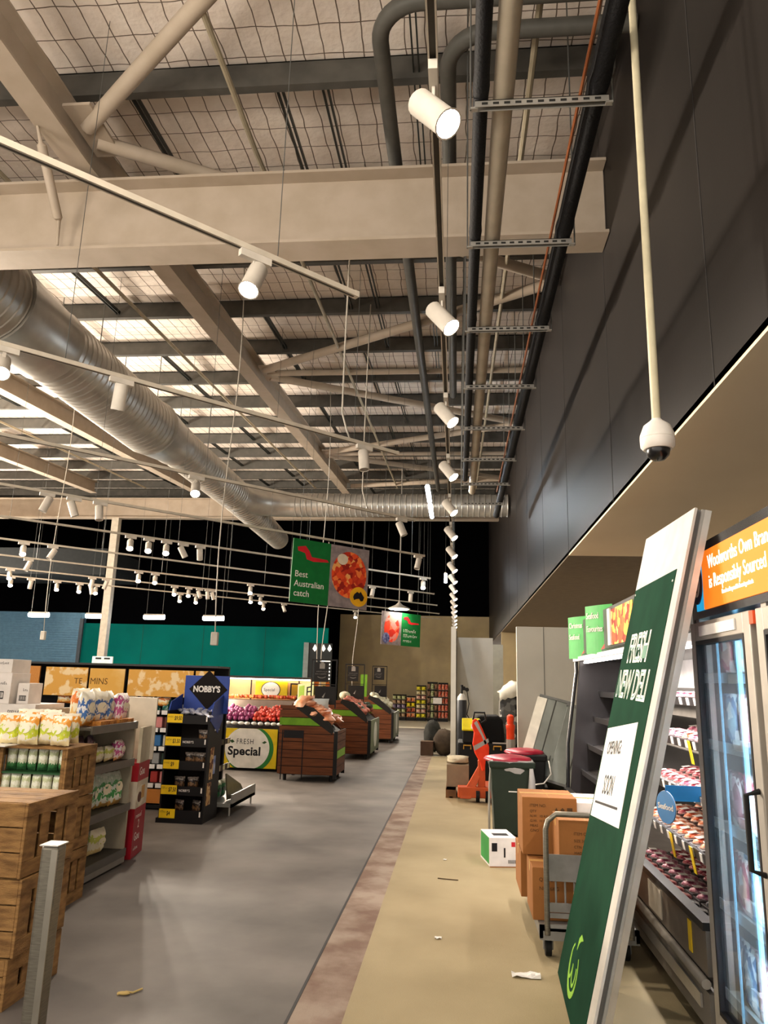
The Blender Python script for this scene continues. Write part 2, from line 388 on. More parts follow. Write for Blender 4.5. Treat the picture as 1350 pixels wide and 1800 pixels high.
# bracing tubes
def rod(p0, p1, r, name, m, label, cat, group=None, seg=10):
    return tag(MB().cyl(p0, p1, r, seg=seg).build(name, m, smooth='auto'), label, cat, group)
def bz(y): return roofz(y)-.5
xr = -3.62; xw_ = 1.31
br = [((xr, 5.9), (xw_, 1.95), 'front bracing tube rising up and out of view from the rafter joint'),
      ((xr, 6.1), (xw_, 9.3), 'bracing tube passing behind the front beam to the charcoal wall'),
      ((xr, 12.7), (xw_, 9.4), 'bracing tube from middle joint forward to the charcoal wall'),
      ((xr, 12.9), (xw_, 12.9), 'level strut tube from the middle joint to the charcoal wall'),
      ((xr, 13.1), (xw_, 16.4), 'bracing tube from middle joint backward to the charcoal wall'),
      ((xr, 19.3), (xw_, 16.6), 'bracing tube from rear joint forward to the charcoal wall'),
      ((xr, 19.5), (xw_, 19.5), 'level strut tube from the rear joint to the charcoal wall'),
      ((xr, 19.7), (xw_, 22.8), 'bracing tube from rear joint backward to the charcoal wall'),
      ((xr, 24.2), (xw_, 23.0), 'last bracing tube near the far beam')]
for (a, c, l) in br:
    rod((a[0], a[1], bz(a[1])), (c[0], c[1], bz(c[1])), .075 if 'strut' not in l else .055, 'bracing_tube', steel_paint, l, 'bracing')
# fly brace seen left of the front joint
b = MB().rings([(-3.95, 5.62, 6.60), (-3.96, 5.72, 6.50), (-3.96, 5.74, 6.48), (-3.99, 6.20, 6.02), (-3.99, 6.22, 6.0), (-4.0, 6.27, 5.76)], [.012, .02, .045, .045, .02, .012], 10)
tag(b.build('fly_brace', steel_paint, smooth='auto'), 'short cream brace tube between the near rafter and the front beam', 'brace')
# square column
tag(MB().box(-12.25, -12.0, 24.68, 24.92, 0, 7.0).build('steel_column', mat('column_cream', 'cfc7b8', .5)), 'slim pale square column under the far beam', 'column')

# ================================================================ PIPES
def pipe_run(name, m, pts, r, label, cat='pipe', seg=12):
    return tag(MB().rings(pts, [r]*len(pts), seg).build(name, m, smooth='auto'), label, cat)
def arc(c, r, a0, a1, n, z):
    return [(c[0]+r*math.cos(a0+(a1-a0)*i/n), c[1]+r*math.sin(a0+(a1-a0)*i/n), z) for i in range(n+1)]
gp = mat('grey_pipe', '56544f', .5)
z1 = 6.72
pipe_run('grey_pipe', gp, [(1.38, 4.68, z1)] + arc((-.30, 5.03), .35, -PI/2, -PI, 8, z1) + [(-.65, 5.8, z1), (-.65, 6.3, 6.75), (-.65, 24.0, z1+1.15)], .07, 'dark grey pipe bending over and running left of the light track')
pipe_run('grey_pipe', gp, [(1.38, 4.99, z1)] + arc((.25, 5.34), .35, -PI/2, -PI, 8, z1) + [(-.10, 5.8, z1), (-.10, 6.3, 6.75), (-.10, 14.0, z1+.5)], .07, 'dark grey pipe bending over and running behind the light track')
spm = mat('sprinkler_pipe', 'a89d86', .5)
for x, l in ((-2.05, 'thin cream sprinkler pipe right of the near rafter'), (-4.9, 'thin cream sprinkler pipe left of the near rafter'), (.62, 'thin cream sprinkler pipe behind the cable tray'), (-11.0, 'thin cream sprinkler pipe at far left of the roof')):
    pipe_run('sprinkler_pipe', spm, [(x, Y0+.3, 6.78), (x, 6.3, 6.78), (x, 24.4, 6.78+1.25)], .028, l, seg=8)
pz = 4.95
pipe_run('white_waste_pipe', mat('pvc_white', 'b8ae9c', .45, c2='a99f8d', ns=4), [(.26, -1.5, pz+.07), (.26, 13.2, pz+.07)], .062, 'fat cream pipe running along the hanging brackets')
bl = mat('black_lagging', '17181b', .7, bump=.3, bs=60)
def lag(x, r, y0, y1, label):
    pts = []; rs = []; y = y0
    while y < y1:
        pts += [(x, y, pz+r), (x, y+1.25, pz+r), (x, y+1.34, pz+r)]; rs += [r, r, r*1.12]; y += 1.43
    tag(MB().rings(pts, rs, 12).build('insulated_pipe', bl, smooth='auto'), label, 'pipe')
lag(.125, .045, -1.95, 12.3, 'slim black insulated pipe left of the cream pipe')
lag(.80, .062, -1.95, 15.2, 'thick black insulated pipe nearest the charcoal wall')
pipe_run('copper_pipe', mat('copper', 'a8653c', .35, .7), [(.70, -1.5, pz+.015), (.70, 13.0, pz+.015)], .011, 'thin copper pipe beside the thick black one', seg=6)
strut_m = mat('strut_galv', 'a7a49d', .4, .5)
for i in range(9):
    y = 3.76-1.43+1.43*i - 0
    t = thing('pipe_bracket', 'slotted galvanised pipe bracket, %s counted from the front' % ORD[i], 'bracket', (.47, y, 4.9), group='hanging pipe brackets')
    b = MB().box(.09, .86, y-.02, y+.02, pz-.005, pz).box(.09, .86, y-.02, y-.017, pz-.045, pz).box(.09, .86, y+.017, y+.02, pz-.045, pz)
    b.build('channel', strut_m, t)
    s = MB()
    for j in range(11): s.box(.13+j*.065, .165+j*.065, y-.0215, y-.0205, pz-.032, pz-.016)
    s.build('slot', mat('slot_dark', '262624', .7), t)
    for x in (.065, .885):
        MB().cyl((x, y, pz-.05), (x, y, 5.72 if abs(y-6.45) < .2 else roofz(y)), .006, seg=6).build('threaded_rod', galv, t)
        MB().box(min(x, .47+(x-.47)*.9), max(x, .47+(x-.47)*.9), y-.015, y+.015, pz-.05, pz-.038).build('nut_plate', strut_m, t)

# ================================================================ ROUND DUCT
duct_m = mat('spiral_duct', 'a8a49c', .36, .55, c2='97938b', ns=3)
def ribbed(path, rad, seg=28):
    """path: list of (point, radius); adds spiral seam ridges every ~.14 m"""
    P = []; R = []
    for (a, ra), (b, rb_) in zip(path, path[1:]):
        a = Vector(a); b = Vector(b); n = max(1, int((b-a).length/.15))
        for i in range(n):
            f = i/n; P.append(a.lerp(b, f)); R.append(ra+(rb_-ra)*f)
            P.append(a.lerp(b, f+.80/n)); R.append(ra+(rb_-ra)*(f+.80/n))
            P.append(a.lerp(b, f+.90/n)); R.append(ra+(rb_-ra)*(f+.9/n)+.014)
    P.append(Vector(path[-1][0])); R.append(path[-1][1])
    return MB().rings(P, R, seg)
t = thing('spiral_duct', 'large galvanised spiral duct at upper left turning toward the charcoal wall', 'duct', (-5.95, 10, 5.6))
def dc(y, r, z=6.3): return ((-5.5-r*.95, y, z), r)
ribbed([dc(-1, .62), dc(8.2, .62)], 0).build('duct_section', duct_m, t, smooth='auto')
MB().rings([dc(8.2, .6)[0], dc(8.25, .6)[0], dc(9.5, .56)[0], dc(9.55, .56)[0]], [.655, .63, .56, .58], 28).build('duct_reducer', duct_m, t, smooth='auto')
ribbed([dc(9.55, .54), dc(13.2, .54)], 0).build('duct_section', duct_m, t, smooth='auto')
MB().rings([dc(13.2, .5)[0], dc(13.25, .5)[0], dc(14.2, .44)[0], dc(14.25, .44)[0]], [.565, .55, .44, .46], 28).build('duct_reducer', duct_m, t, smooth='auto')
ribbed([dc(14.25, .42), dc(18.4, .42)], 0).build('duct_section', duct_m, t, smooth='auto')
el = []
c0 = dc(18.4, .40)[0]
for i in range(7):
    a = PI/2*i/6; el.append((c0[0]+1.3*(1-math.cos(a)), 18.4+1.3*math.sin(a), 6.3))
MB().rings(el, [.40-.012*i for i in range(7)], 28).build('duct_elbow', duct_m, t, smooth='auto')
ribbed([(el[-1], .33), ((1.35, el[-1][1], 6.3), .30)], 0).build('duct_section', duct_m, t, smooth='auto')
ribbed([((c0[0], 18.6, 6.25), .38), ((c0[0]+.2, 22.8, 5.9), .3)], 0).build('duct_branch', duct_m, t, smooth='auto')
for y in (10.3, 12.6, 15.5):
    for dx in (-.35, .35):
        x = dc(y, .5)[0][0]+dx
        MB().cyl((x, y, 6.5), (x, y, roofz(y)-.1), .008, seg=5).build('hanger_rod', galv, t)
# ================================================================ TRACK LIGHTING
TZ = 4.0
trk = mat('track_white', 'c9c0b0', .45)
can = mat('spot_can_white', 'cfc8bd', .45)
def aim_matrix(p, d):
    d = Vector(d).normalized(); return Matrix.Translation(p) @ d.to_track_quat('-Z', 'Y').to_matrix().to_4x4()
def make_spot(name, label, p, d, lit, watt, group, col=WARM, angle=95):
    """p: where the adapter meets the track; d: aiming direction"""
    p = Vector(p); d = Vector(d).normalized(); side = Vector((0, 1, 0)) if abs(d.x) > .3 and 'line' in group else Vector((.7, .7, 0))
    t = thing(name, label, 'light', p - Vector((0, 0, .02)), group=group)
    M = Matrix.Rotation(math.atan2(side.y, side.x), 4, 'Z'); M.translation = p
    MB().box(-.10, .10, -.018, .018, -.045, 0, M).build('track_adapter', can, t)
    c = p + Vector((0, 0, -.16))
    MB().box(-.012, .012, -.006, .006, -.15, -.04, M).build('stem', can, t)
    a = c - d*.11; b = c + d*.11
    MB().rings([a, a+d*.01, b-d*.012, b, b, b-d*.02], [.048, .055, .055, .055, .047, .045] if not lit else [.048, .055, .055, .062, .055, .05], 16).build('can', can, t, smooth='auto')
    MB().cyl(b-d*.014, b-d*.006, .054 if lit else .045, seg=16).build('lens', lens_on if lit else lens_off, t)
    if lit and watt:
        L = bpy.data.lights.new('spot_beam', 'SPOT'); L.energy = watt; L.spot_size = math.radians(angle); L.spot_blend = .9; L.shadow_soft_size = .045; L.color = col
        lo = bpy.data.objects.new('spot_beam', L); COL.objects.link(lo); lo.parent = t
        lo.matrix_basis = Matrix.Translation(-(p-Vector((0,0,.02)))) @ aim_matrix(b+d*.01, d)
    return t
def hanger(x, y, z0, t, r=.003):
    MB().cyl((x, y, z0), (x, y, roofz(y)), r, seg=5).build('suspension_wire', galv, t)
# long track straight overhead
t = thing('light_track', 'long straight white light track running away overhead beside the pipes', 'track', (-.1, 10, TZ))
MB().box(-.125, -.085, .6, 30.2, TZ, TZ+.006).box(-.125, -.118, .6, 30.2, TZ-.03, TZ).box(-.092, -.085, .6, 30.2, TZ-.03, TZ).build('rail', trk, t)
MB().box(-.118, -.092, .6, 29.5, TZ-.012, TZ-.004).build('rail_slot', mat('slot_grey', '4b463f', .6), t)
for y in (2.0, 6.0, 9, 12, 15, 18, 21, 24, 27): hanger(-.105, y, TZ, t)
for i in range(17):
    y = 2.52+1.71*i
    make_spot('track_spotlight', 'lit white cylinder spotlight on the long straight track, %s from the front' % ORD[i], (-.105, y, TZ-.03), (.56, -.30, -.77), True, SPOT_W*(.12, .2, .35, .5, .6)[min(i, 4)], 'spotlights in line on the straight track', WARM)
# diagonal tracks at 45 degrees
ends = [4.3, 7.69, 11.1, 14.4, 17.65, 20.85, 24.0, 27.0, 29.3]
dv = Vector((-1, -1, 0)).normalized()
def ray(x, y): return ROT @ Vector((x-675, -(y-900), -F))
def along(k, px, py):
    """distance from the right end of diagonal track k to the fixture the photo shows at (px, py)"""
    E = Vector((-.65, ends[k], TZ)); r = ray(px, py); n = Vector((1, -1, 0)); 
    s = n.dot(E-Vector((0, 0, CAMH)))/n.dot(r); P = Vector((0, 0, CAMH))+r*s
    return (P-E).dot(dv)
names = ['nearest', 'second', 'third', 'fourth', 'fifth', 'sixth', 'seventh', 'eighth', 'farthest']
fix = {0: [(447, 480, 1)], 1: [(5, 640, 1), (212, 685, 0), (640, 795, 0)], 2: [(345, 845, 1), (706, 915, 0)],
       3: [(83, 872, 0), (130, 880, 0), (176, 887, 0), (735, 975, 0)],
       4: [(230, 945, 1), (262, 950, 1), (293, 955, 1), (322, 962, 0), (352, 965, 0), (744, 1018, 1)],
       5: [(42, 958, 1), (93, 962, 0), (655, 1030, 0), (722, 1040, 0)],
       6: [(50, 988, 0), (244, 1010, 1), (273, 1014, 1), (442, 1008, 1)],
       7: [(18, 1003, 1), (162, 1020, 0), (186, 1022, 0), (367, 1020, 0), (306, 1045, 1), (331, 1046, 1), (350, 1048, 0), (374, 1050, 0), (440, 1065, 1), (457, 1066, 1)],
       8: [(15, 1050, 1), (138, 1045, 1), (160, 1045, 0), (48, 1070, 0), (95, 1070, 1), (165, 1066, 1), (315, 1064, 1), (343, 1072, 1), (625, 1072, 1), (462, 1085, 1), (500, 1055, 0), (697, 1085, 1), (707, 1085, 1), (715, 1085, 0)]}
for k, ye in enumerate(ends):
    E = Vector((-.65, ye, TZ)); Ln = min(ye*0.9+3.0, 19.0)
    M = Matrix.Rotation(PI/4, 4, 'Z'); M.translation = E
    t = thing('light_track', 'diagonal white light track crossing the shop, %s of the row' % names[k], 'track', E + dv*(Ln/2), group='diagonal light tracks')
    MB().box(-Ln, 0, -.02, .02, 0, .035, M).box(-.03, 0, -.022, .022, -.002, .037, M).build('rail', trk, t)
    MB().box(-Ln, -.03, -.008, .008, -.002, 0, M).build('rail_slot', MC['slot_grey'], t)
    s = .6
    while s < Ln:
        P = E + dv*s; hanger(P.x, P.y, TZ+.03, t); s += 2.9
    for j, (px, py, lit) in enumerate(sorted(fix[k], key=lambda q: -q[0])):
        s = max(.12, min(Ln-.15, along(k, px, py))); P = E + dv*s
        a = random.Random(px*7+k).uniform(0, 2*PI); tl = random.Random(px).uniform(.15, .55)
        d = tuple(Vector((-P.x*.6, -P.y*.6, 0)).normalized()*.62 + Vector((0, 0, -.72))) if lit else ((math.cos(a)*tl, math.sin(a)*tl, -.9) if k else (-.1, .3, -.9))
        if k == 0: d = (-.10, -.42, -.82)
        w = SPOT_W*(.07, .2, .9, 1.0, 1.1, 1.1, 1.1, .8, .8)[k] if lit else 0
        make_spot('track_spotlight', '%s white spotlight on the %s diagonal track, %s from its right end' % ('lit' if lit else 'switched-off', names[k], ORD[j]), P, d, lit, w, 'spotlights on the diagonal tracks')
# pendant cords with outlets
cordm = mat('white_cord', 'b8b2a6', .5)
def cord(x, y, ztop, zbot, label, box=True):
    t = thing('hanging_power_outlet', label, 'outlet', (x, y, zbot))
    n = 10; pts = [(x+.05*math.sin(i*.6), y, ztop+(zbot-ztop)*i/n) for i in range(n+1)]
    MB().tube(pts, .008, 6).build('cable', cordm, t, smooth=True)
    if box:
        p = pts[-1]; MB().cbox((p[0], p[1], p[2]-.08), (.09, .07, .17)).build('outlet_block', cordm, t, bevel=.01)
def pix(x, y, Y):
    r = ray(x, y); return Vector((0, 0, CAMH)) + r*(Y/r.y)
for (px, py, Y, l) in ((380, 1112, 9.5, 'long white cord with an outlet block hanging before the green wall'), (78, 1110, 14, 'thin cord with small plug before the blue-grey shutter'),
                       (558, 1192, 15.5, 'white cord with outlet block left of the far produce signs')):
    P = pix(px, py, Y); cord(P.x, P.y, roofz(Y), P.z, l)
for (px, py, Y, l) in ((566, 1228, 12.9, 'straight white cord dropping to the orange produce stand'), (621, 1225, 17.2, 'straight white cord dropping to the middle produce stand')):
    P = pix(px, py, Y); cord(P.x, P.y, TZ, P.z, l, False)
# loose white flex drooping from the ends of the two nearest diagonal tracks
for k, px, py, l in ((1, 605, 765, 'white flex drooping to the second diagonal track'), (2, 640, 885, 'white flex drooping to the third diagonal track')):
    E = Vector((-.65, ends[k], TZ)) + dv*along(k, px, py)
    pts = [(E.x, E.y+.0, roofz(E.y)-.3), (E.x-.02, E.y, 6.0), (E.x-.03, E.y, 5.0), (E.x-.03, E.y, TZ+.3), (E.x+.02, E.y+.02, TZ+.12), (E.x+.05, E.y+.05, TZ+.04)]
    tag(MB().tube(pts, .009, 6).build('flex_cable', cordm, smooth=True), l, 'cable')
# linear lamps
def linear(c, u, L, label, r=.05, w=LINEAR_W):
    c = Vector(c); u = Vector(u).normalized(); t = thing('linear_lamp', label, 'lamp', c)
    MB().cyl(c-u*L/2+Vector((0,0,.04)), c+u*L/2+Vector((0,0,.04)), r*.8, seg=10).build('housing', can, t, smooth='auto')
    MB().cyl(c-u*L/2, c+u*L/2, r, seg=10).build('diffuser', lens_cool, t, smooth='auto')
    for s in (-.4, .4):
        q = c+u*L*s; MB().cyl((q.x, q.y, q.z+.06), (q.x, q.y, roofz(q.y)), .004, seg=5).build('suspension_wire', galv, t)
    if w:
        L_ = bpy.data.lights.new('lamp_light', 'POINT'); L_.energy = w; L_.shadow_soft_size = .1; L_.color = COOL
        lo = bpy.data.objects.new('lamp_light', L_); COL.objects.link(lo); lo.parent = t; lo.location = (0, 0, -.1)
linear((-.62, 15.3, 5.5), (0, 1, 0), 1.25, 'glowing linear lamp nearer of the two hung end to end', w=45)
linear((-.62, 16.9, 5.5), (0, 1, 0), 1.25, 'glowing linear lamp farther of the two hung end to end', w=45)
linear((-.38, 24.0, 4.9), (0, 0, 1), .3, 'tiny upright glowing lamp hung right of the diagonal tracks', .05, 20)
for i, x in enumerate((-15.3, -13.1, -10.9, -8.7, -19.0)):
    linear((x, 26.0, 3.62), (1, 0, 0), .75, 'glowing oval lamp before the back wall, %s' % ['left of the column', 'just right of the column', 'third from the left above the green wall', 'nearest the big hanging banner', 'in front of the blue-grey shutter'][i], .09, 30)
# starburst pendant above the small banner
t = thing('pendant_lamp', 'bright flat dish pendant above the small photo banner', 'lamp', (-1.75, 22.4, 3.72))
MB().lathe([(.02, 0), (.34, -.0), (.33, .03), (.12, .12), (.03, .2), (.02, .25)], Matrix.Translation((-1.75, 22.4, 3.72))).build('dish', can, t, smooth='auto')
MB().lathe([(.02, -.012), (.28, -.012), (.28, -.002), (.02, -.002)], Matrix.Translation((-1.75, 22.4, 3.72))).build('diffuser', lens_on, t)
MB().cyl((-1.75, 22.4, 3.95), (-1.75, 22.4, roofz(22.4)), .01, seg=6).build('rod', can, t)
# batten lamps added out of view, mainly to brighten the roof
def fill(x, y, rz, label, up=1.0):
    t = thing('fill_lamp', label, 'lamp', (x, y, TZ+.1), rz)
    MB().box(-.6, .6, -.05, .05, 0, .06).build('housing', can, t, local=True)
    MB().cyl((-.58, 0, -.02), (.58, 0, -.02), .02, seg=8).build('tube', lens_on, t, local=True)
    L_ = bpy.data.lights.new('lamp_light', 'POINT'); L_.energy = FILL_W*(.15 if y < 1 else 1); L_.shadow_soft_size = .12; L_.color = WARM
    lo = bpy.data.objects.new('lamp_light', L_); COL.objects.link(lo); lo.parent = t; lo.location = (0, 0, -.2)
    U_ = bpy.data.lights.new('uplight', 'AREA'); U_.shape = 'RECTANGLE'; U_.size = 1.2; U_.size_y = .7; U_.energy = UP_W*up; U_.color = WARM
    uo = bpy.data.objects.new('uplight', U_); COL.objects.link(uo); uo.parent = t; uo.location = (0, 0, .09); uo.matrix_basis = Matrix.Translation((0, 0, .10)) @ Matrix.Rotation(-.3, 4, 'Z') @ (Vector((-1.5, 11, 7.6))-Vector((x, y, TZ+.1))).to_track_quat('-Z', 'Y').to_matrix().to_4x4()
for x, y, l in ((-1.6, .3, 'just above and left of the viewpoint'), (-5.2, .6, 'above the left of the nearest crates'), (-7.5, 4.5, 'left of the nearest crates'), (-10.5, 9.0, 'beyond the left edge, level with the nut stand'),
                (-13.5, 13.5, 'beyond the left edge, level with the produce table'), (-17, 19, 'beyond the left edge, level with the far produce stands'), (-21, 24, 'far beyond the left edge near the shutter')):
    fill(x, y, .3, 'added unseen batten lamp hung '+l, .13 if y < 1 else (.07 if y < 5 else (.38 if y < 12 else 2.2)))

def scribble(parent, M, w, h, m, seed=0, name='illegible_lettering', d=.001, local=True):
    """a line of writing too blurred to read: a row of small uneven upright strokes"""
    rr = random.Random(seed+11); b = MB(); x = 0
    while x < w:
        k = rr.choice((.55, .6, .65, 1.0)); b.box(x, x+h*.13, 0, h*k, 0, d, M)
        if rr.random() < .7: b.box(x, x+h*.42, h*k-h*.14, h*k, 0, d, M)
        if rr.random() < .5: b.box(x, x+h*.40, 0, h*.12, 0, d, M)
        x += h*(.55+.15*rr.random())
    return b.build(name, m, parent, local=local)
# ================================================================ HANGING BANNERS
redm = blotch('seafood_print', ['b5301c', 'd94a22', '8e1f17', 'e8783a', 'c23a20', 'e3a05a'], 14.)
def sea_banner(M, w, h, label, flip=False, words=('Best', 'Australian', 'catch')):
    t = thing('hanging_banner', label, 'banner', M=M)
    gx0, gx1 = (0, w*.48) if not flip else (w*.5, w); px0, px1 = (w*.48, w) if not flip else (0, w*.5)
    MB().box(gx0, gx1, 0, h, -.008, .008).build('green_panel', mat('banner_green', '0f6a30', .55), t, local=True)
    MB().box(px0, px1, 0, h, -.008, .008).build('photo_panel', mat('banner_photo_ground', '8f8484', .6, c2='756b6e', ns=9), t, local=True)
    cx = (px0+px1)/2
    MB().prism(ellipse(cx, h*.54, w*.235, h*.38) if not flip else ellipse(cx+.01, h*.5, w*.19, h*.42), .008, .012).build('seafood_platter' if not flip else 'red_fish', redm if not flip else blotch('fish_print', ['e2432a', 'ef6a4a', 'c62d20', 'd9837a'], 5.), t, local=True)
    if flip: MB().prism(ellipse(cx-.13*w, h*.2, w*.09, h*.16), .012, .015).build('dark_bowl', mat('bowl_navy', '2d2f66', .6, c2='8b8fb5', ns=14), t, local=True)
    if not flip:
        MB().prism(ellipse(cx-.1*w, h*.78, w*.07, h*.09), .012, .016).build('dip_bowl', mat('dip_cream', 'd9cbb4', .6), t, local=True)
        MB().prism(ellipse(cx+.14*w, h*.2, w*.12, h*.16), .012, .016).build('badge', mat('badge_yellow', 'e2a91c', .5), t, local=True)
        MB().prism([(cx+.14*w+a*w*.075, h*.2+b_*h*.1) for a, b_ in ((-1,-.1),(-.8,.4),(-.3,.8),(.1,.6),(.3,.9),(.6,.5),(1,0),(.8,-.6),(.4,-.7),(.1,-.3),(-.4,-.4),(-.8,-.6))], .016, .019).build('country_outline', ink, t, local=True)
    MB().prism([(gx0+a*w*.44+.02*w, h*(.60+.3*b_)) for a, b_ in ((.08,.9),(.3,1),(.42,.75),(.5,.45),(.95,.42),(1,.3),(.55,.22),(.36,.3),(.3,.62),(.1,.7))], .008, .012).build('ribbon_print', mat('banner_red', 'c3202a', .5), t, local=True)
    fs = h*.17 if not flip else h*.15
    for i, s in enumerate(words):
        if flip: scribble(t, Matrix.Translation((gx0+w*.06, h*(.42-.15*i), .009)), w*(.32, .34, .2)[i], fs*.6, paper, i)
        else: text(s, fs*.82, Matrix.Translation((gx0+w*.04, h*(.40-.15*i), .009)), paper, t, xs=.95, local=True)
    for x in (w*.08, w*.92): MB().cyl((x, h, 0), (x, h+4.2, 0), .003, seg=5).build('suspension_wire', galv, t, local=True)
    return t
u = Vector((1.06, .9, -.03)).normalized(); v = Vector((0, 0, 1)); v = (v-u*v.dot(u)).normalized()
a = pix(508, 1057, 11.0)
sea_banner(frame(a, u, v), 1.40, .98, 'large hanging banner reading Best Australian catch with a seafood platter photo')
a = pix(669, 1132, 22.0)
sea_banner(frame(a, u, v), 1.45, .98, 'small distant hanging banner, red seafood photo left and green text right', True, ('', '', ''))

# ================================================================ SECURITY CAMERA
t = thing('security_camera', 'white dome security camera on a long ceiling pole before the charcoal wall', 'camera', (.955, 3.5, 2.67))
MB().cyl((.955, 3.5, 2.86), (.955, 3.5, roofz(3.5)), .021, seg=14).build('pole', mat('pole_cream', 'c9c1a4', .5), t, smooth='auto')
MB().lathe([(.022, .20), (.03, .19), (.062, .165), (.079, .12), (.081, .10), (.079, .098), (.081, .096), (.079, .06), (.066, .045)], Matrix.Translation((.955, 3.5, 2.67)), 28).build('housing', wht, t, smooth='auto')
MB().lathe([(.001, -.012), (.03, -.005), (.05, .015), (.057, .045), (.056, .05)], Matrix.Translation((.955, 3.5, 2.67)), 24).build('smoked_dome', black_gloss, t, smooth='auto')
# ================================================================ LEANING PANEL (right foreground)
B0 = Vector((.58, 4.77, .003)); T0 = Vector((1.15, 4.583, 2.487)); T1 = Vector((1.10, 3.428, 2.474))
pv = (T0-B0); PH = pv.length; pv.normalize(); pu = (T1-T0); pu = pu - pv*pu.dot(pv); pu.normalize()
# the foot of the panel is cut along the floor line
def floor_b(a):
    p = B0+pu*a; return -p.z/pv.z
PM = frame(B0, pu, pv)                                # local x along the width toward the viewer, y up the panel, z = normal
if PM.col[2].x > 0: raise Exception('normal')
PWD = 1.155
def slab(d0, d1, a0=0., a1=PWD, b1=None, b0=0.):
    b1 = PH if b1 is None else b1
    return MB().prism([(a0, floor_b(a0)+.004+b0), (a1, floor_b(a1)+.004+b0), (a1, b1), (a0, b1)], d0, d1, PM)
t = thing('leaning_sign_panel', 'tall green and white FRESH NEW DELI panel leaning against the fridges', 'sign', (.8, 4.2, 0))
slab(-.012, .0).build('front_sheet', mat('panel_white', 'bfbcb5', .45), t)
slab(-.046, -.034, .0, PWD-.006).build('rear_sheet', mat('panel_white_rear', '8f8e8a', .5), t)
slab(-.034, -.012, .02, PWD-.03).build('core_rail', mat('panel_core', '777673', .5), t)
slab(-.075, -.046, PWD-.05, PWD).build('edge_rail', alu, t)
slab(-.075, -.046, .0, .05).build('edge_rail', alu, t)
gp_ = MB().prism([(.012, floor_b(.012)+.01), (PWD-.13, floor_b(PWD-.13)+.01), (PWD-.12, 2.275), (.012, 2.23)], .0, .003, PM)
gp_.build('green_poster', mat('poster_green', '173b2a', .8, c2='133324', ns=4, spec=.03), t)
def onp(x, y, d=.003, sl=.05):
    m = Matrix.Identity(4); m[1][0] = sl; return PM @ Matrix.Translation((x, y, d)) @ m
text('FRESH', .225, onp(.20, 1.80), paper, t, 'poster_lettering', xs=.92, bold=.006, ex=.001, space=.95)
text('FRESH', .225, onp(.20, 1.80, .0045), mat('letter_line', '5d8a76', .5), t, 'poster_lettering_inline', xs=.92, ex=.0008, bold=-.013, space=.95)
text('NEW DELI', .215, onp(.06, 1.595), paper, t, 'poster_lettering', xs=.89, bold=.006, ex=.001, space=.95)
text('NEW DELI', .215, onp(.06, 1.595, .0045), MC['letter_line'], t, 'poster_lettering_inline', xs=.89, ex=.0008, bold=-.013, space=.95)
MB().prism([(.05, .90), (.90, 1.035), (.86, 1.53), (.04, 1.40)], .003, .0045, PM).build('opening_notice', paper, t)
text('OPENING:', .10, onp(.17, 1.27, .0046, .16), ink, t, 'notice_lettering', ex=.0006, xs=.88, bold=.002)
text('SOON', .145, onp(.27, 1.07, .0046, .16), ink, t, 'notice_lettering', ex=.0006, xs=.72, bold=.002)
MB().prism([(.11, .985), (.78, 1.092), (.78, 1.105), (.11, .998)], .0045, .0052, PM).build('notice_underline', ink, t)
# leafy round emblem near the foot
lg = mat('emblem_green', '8cc63f', .5)
b = MB(); cx, yo = .47, .22
def stroke(pts, w, d0=.003, d1=.0045):
    P = [Vector((p[0], p[1], 0)) for p in pts]; L = []; Rr = []
    for i, p in enumerate(P):
        q = (P[min(i+1, len(P)-1)]-P[max(i-1, 0)]).normalized(); n = Vector((-q.y, q.x, 0)); ww = w[i] if isinstance(w, (list, tuple)) else w
        L.append(p+n*ww/2); Rr.append(p-n*ww/2)
    for i in range(len(P)-1):
        b.prism([tuple(L[i])[:2], tuple(Rr[i])[:2], tuple(Rr[i+1])[:2], tuple(L[i+1])[:2]][::-1], d0, d1, PM)
stroke([(cx+.135*math.cos(a), yo+.115*math.sin(a)) for a in [2.2+i*(4.9/20) for i in range(21)]], [.010+.022*math.sin(PI*i/20) for i in range(21)])
stroke([(cx-.075+.05*math.cos(a), yo+.01+.075*math.sin(a)) for a in [PI-.3+i*(3.5/12) for i in range(13)]], .017)
stroke([(cx+.035+.055*math.cos(a), yo+.01+.075*math.sin(a)) for a in [PI+i*(3.5/12) for i in range(13)]], .017)
stroke([(cx+.0, yo+.095), (cx+.02, yo+.145), (cx+.06, yo+.175), (cx+.12, yo+.185)], [.006, .032, .032, .004])
b.build('leaf_emblem', lg, t)
for x, y in ((.05, 2.20), (PWD-.15, 2.22)): MB().cyl(PM @ Vector((x, y, .003)), PM @ Vector((x, y, .006)), .006, seg=10).build('screw', wht, t)

# ================================================================ UPRIGHT FREEZER
FX = 1.17; fy0, fy1 = 2.05, 3.80
frz_f = mat('freezer_frame_grey', 'a39c92', .4, .4); seal = mat('door_seal', '1c1b1c', .6)
t = thing('upright_freezer', 'tall glass-door freezer with orange lit header at the right edge', 'freezer', (1.6, 3.1, 0))
b = MB().box(FX+.02, 2.1, fy0, fy1, 0.02, .14).box(FX+.06, 2.1, fy0, fy1, 1.93, 2.28).box(FX+.05, 2.1, fy1-.05, fy1, .14, 1.93).box(FX+.05, 2.1, fy0, fy0+.05, .14, 1.93).box(2.04, 2.1, fy0, fy1, .14, 1.93)
b.build('cabinet', mat('freezer_black', '1a191a', .4), t)
MB().box(2.0, 2.035, fy0+.05, fy1-.05, .14, 1.93).build('liner', mat('freezer_liner', '9fc2d2', .5), t)
MB().box(FX+.03, FX+.06, fy0, fy1, .0, .14).build('kick_plate', dark_metal, t)
h = MB().box(FX-.01, FX+.06, fy0, fy1, 1.93, 2.28).build('header_box', black_gloss, t)
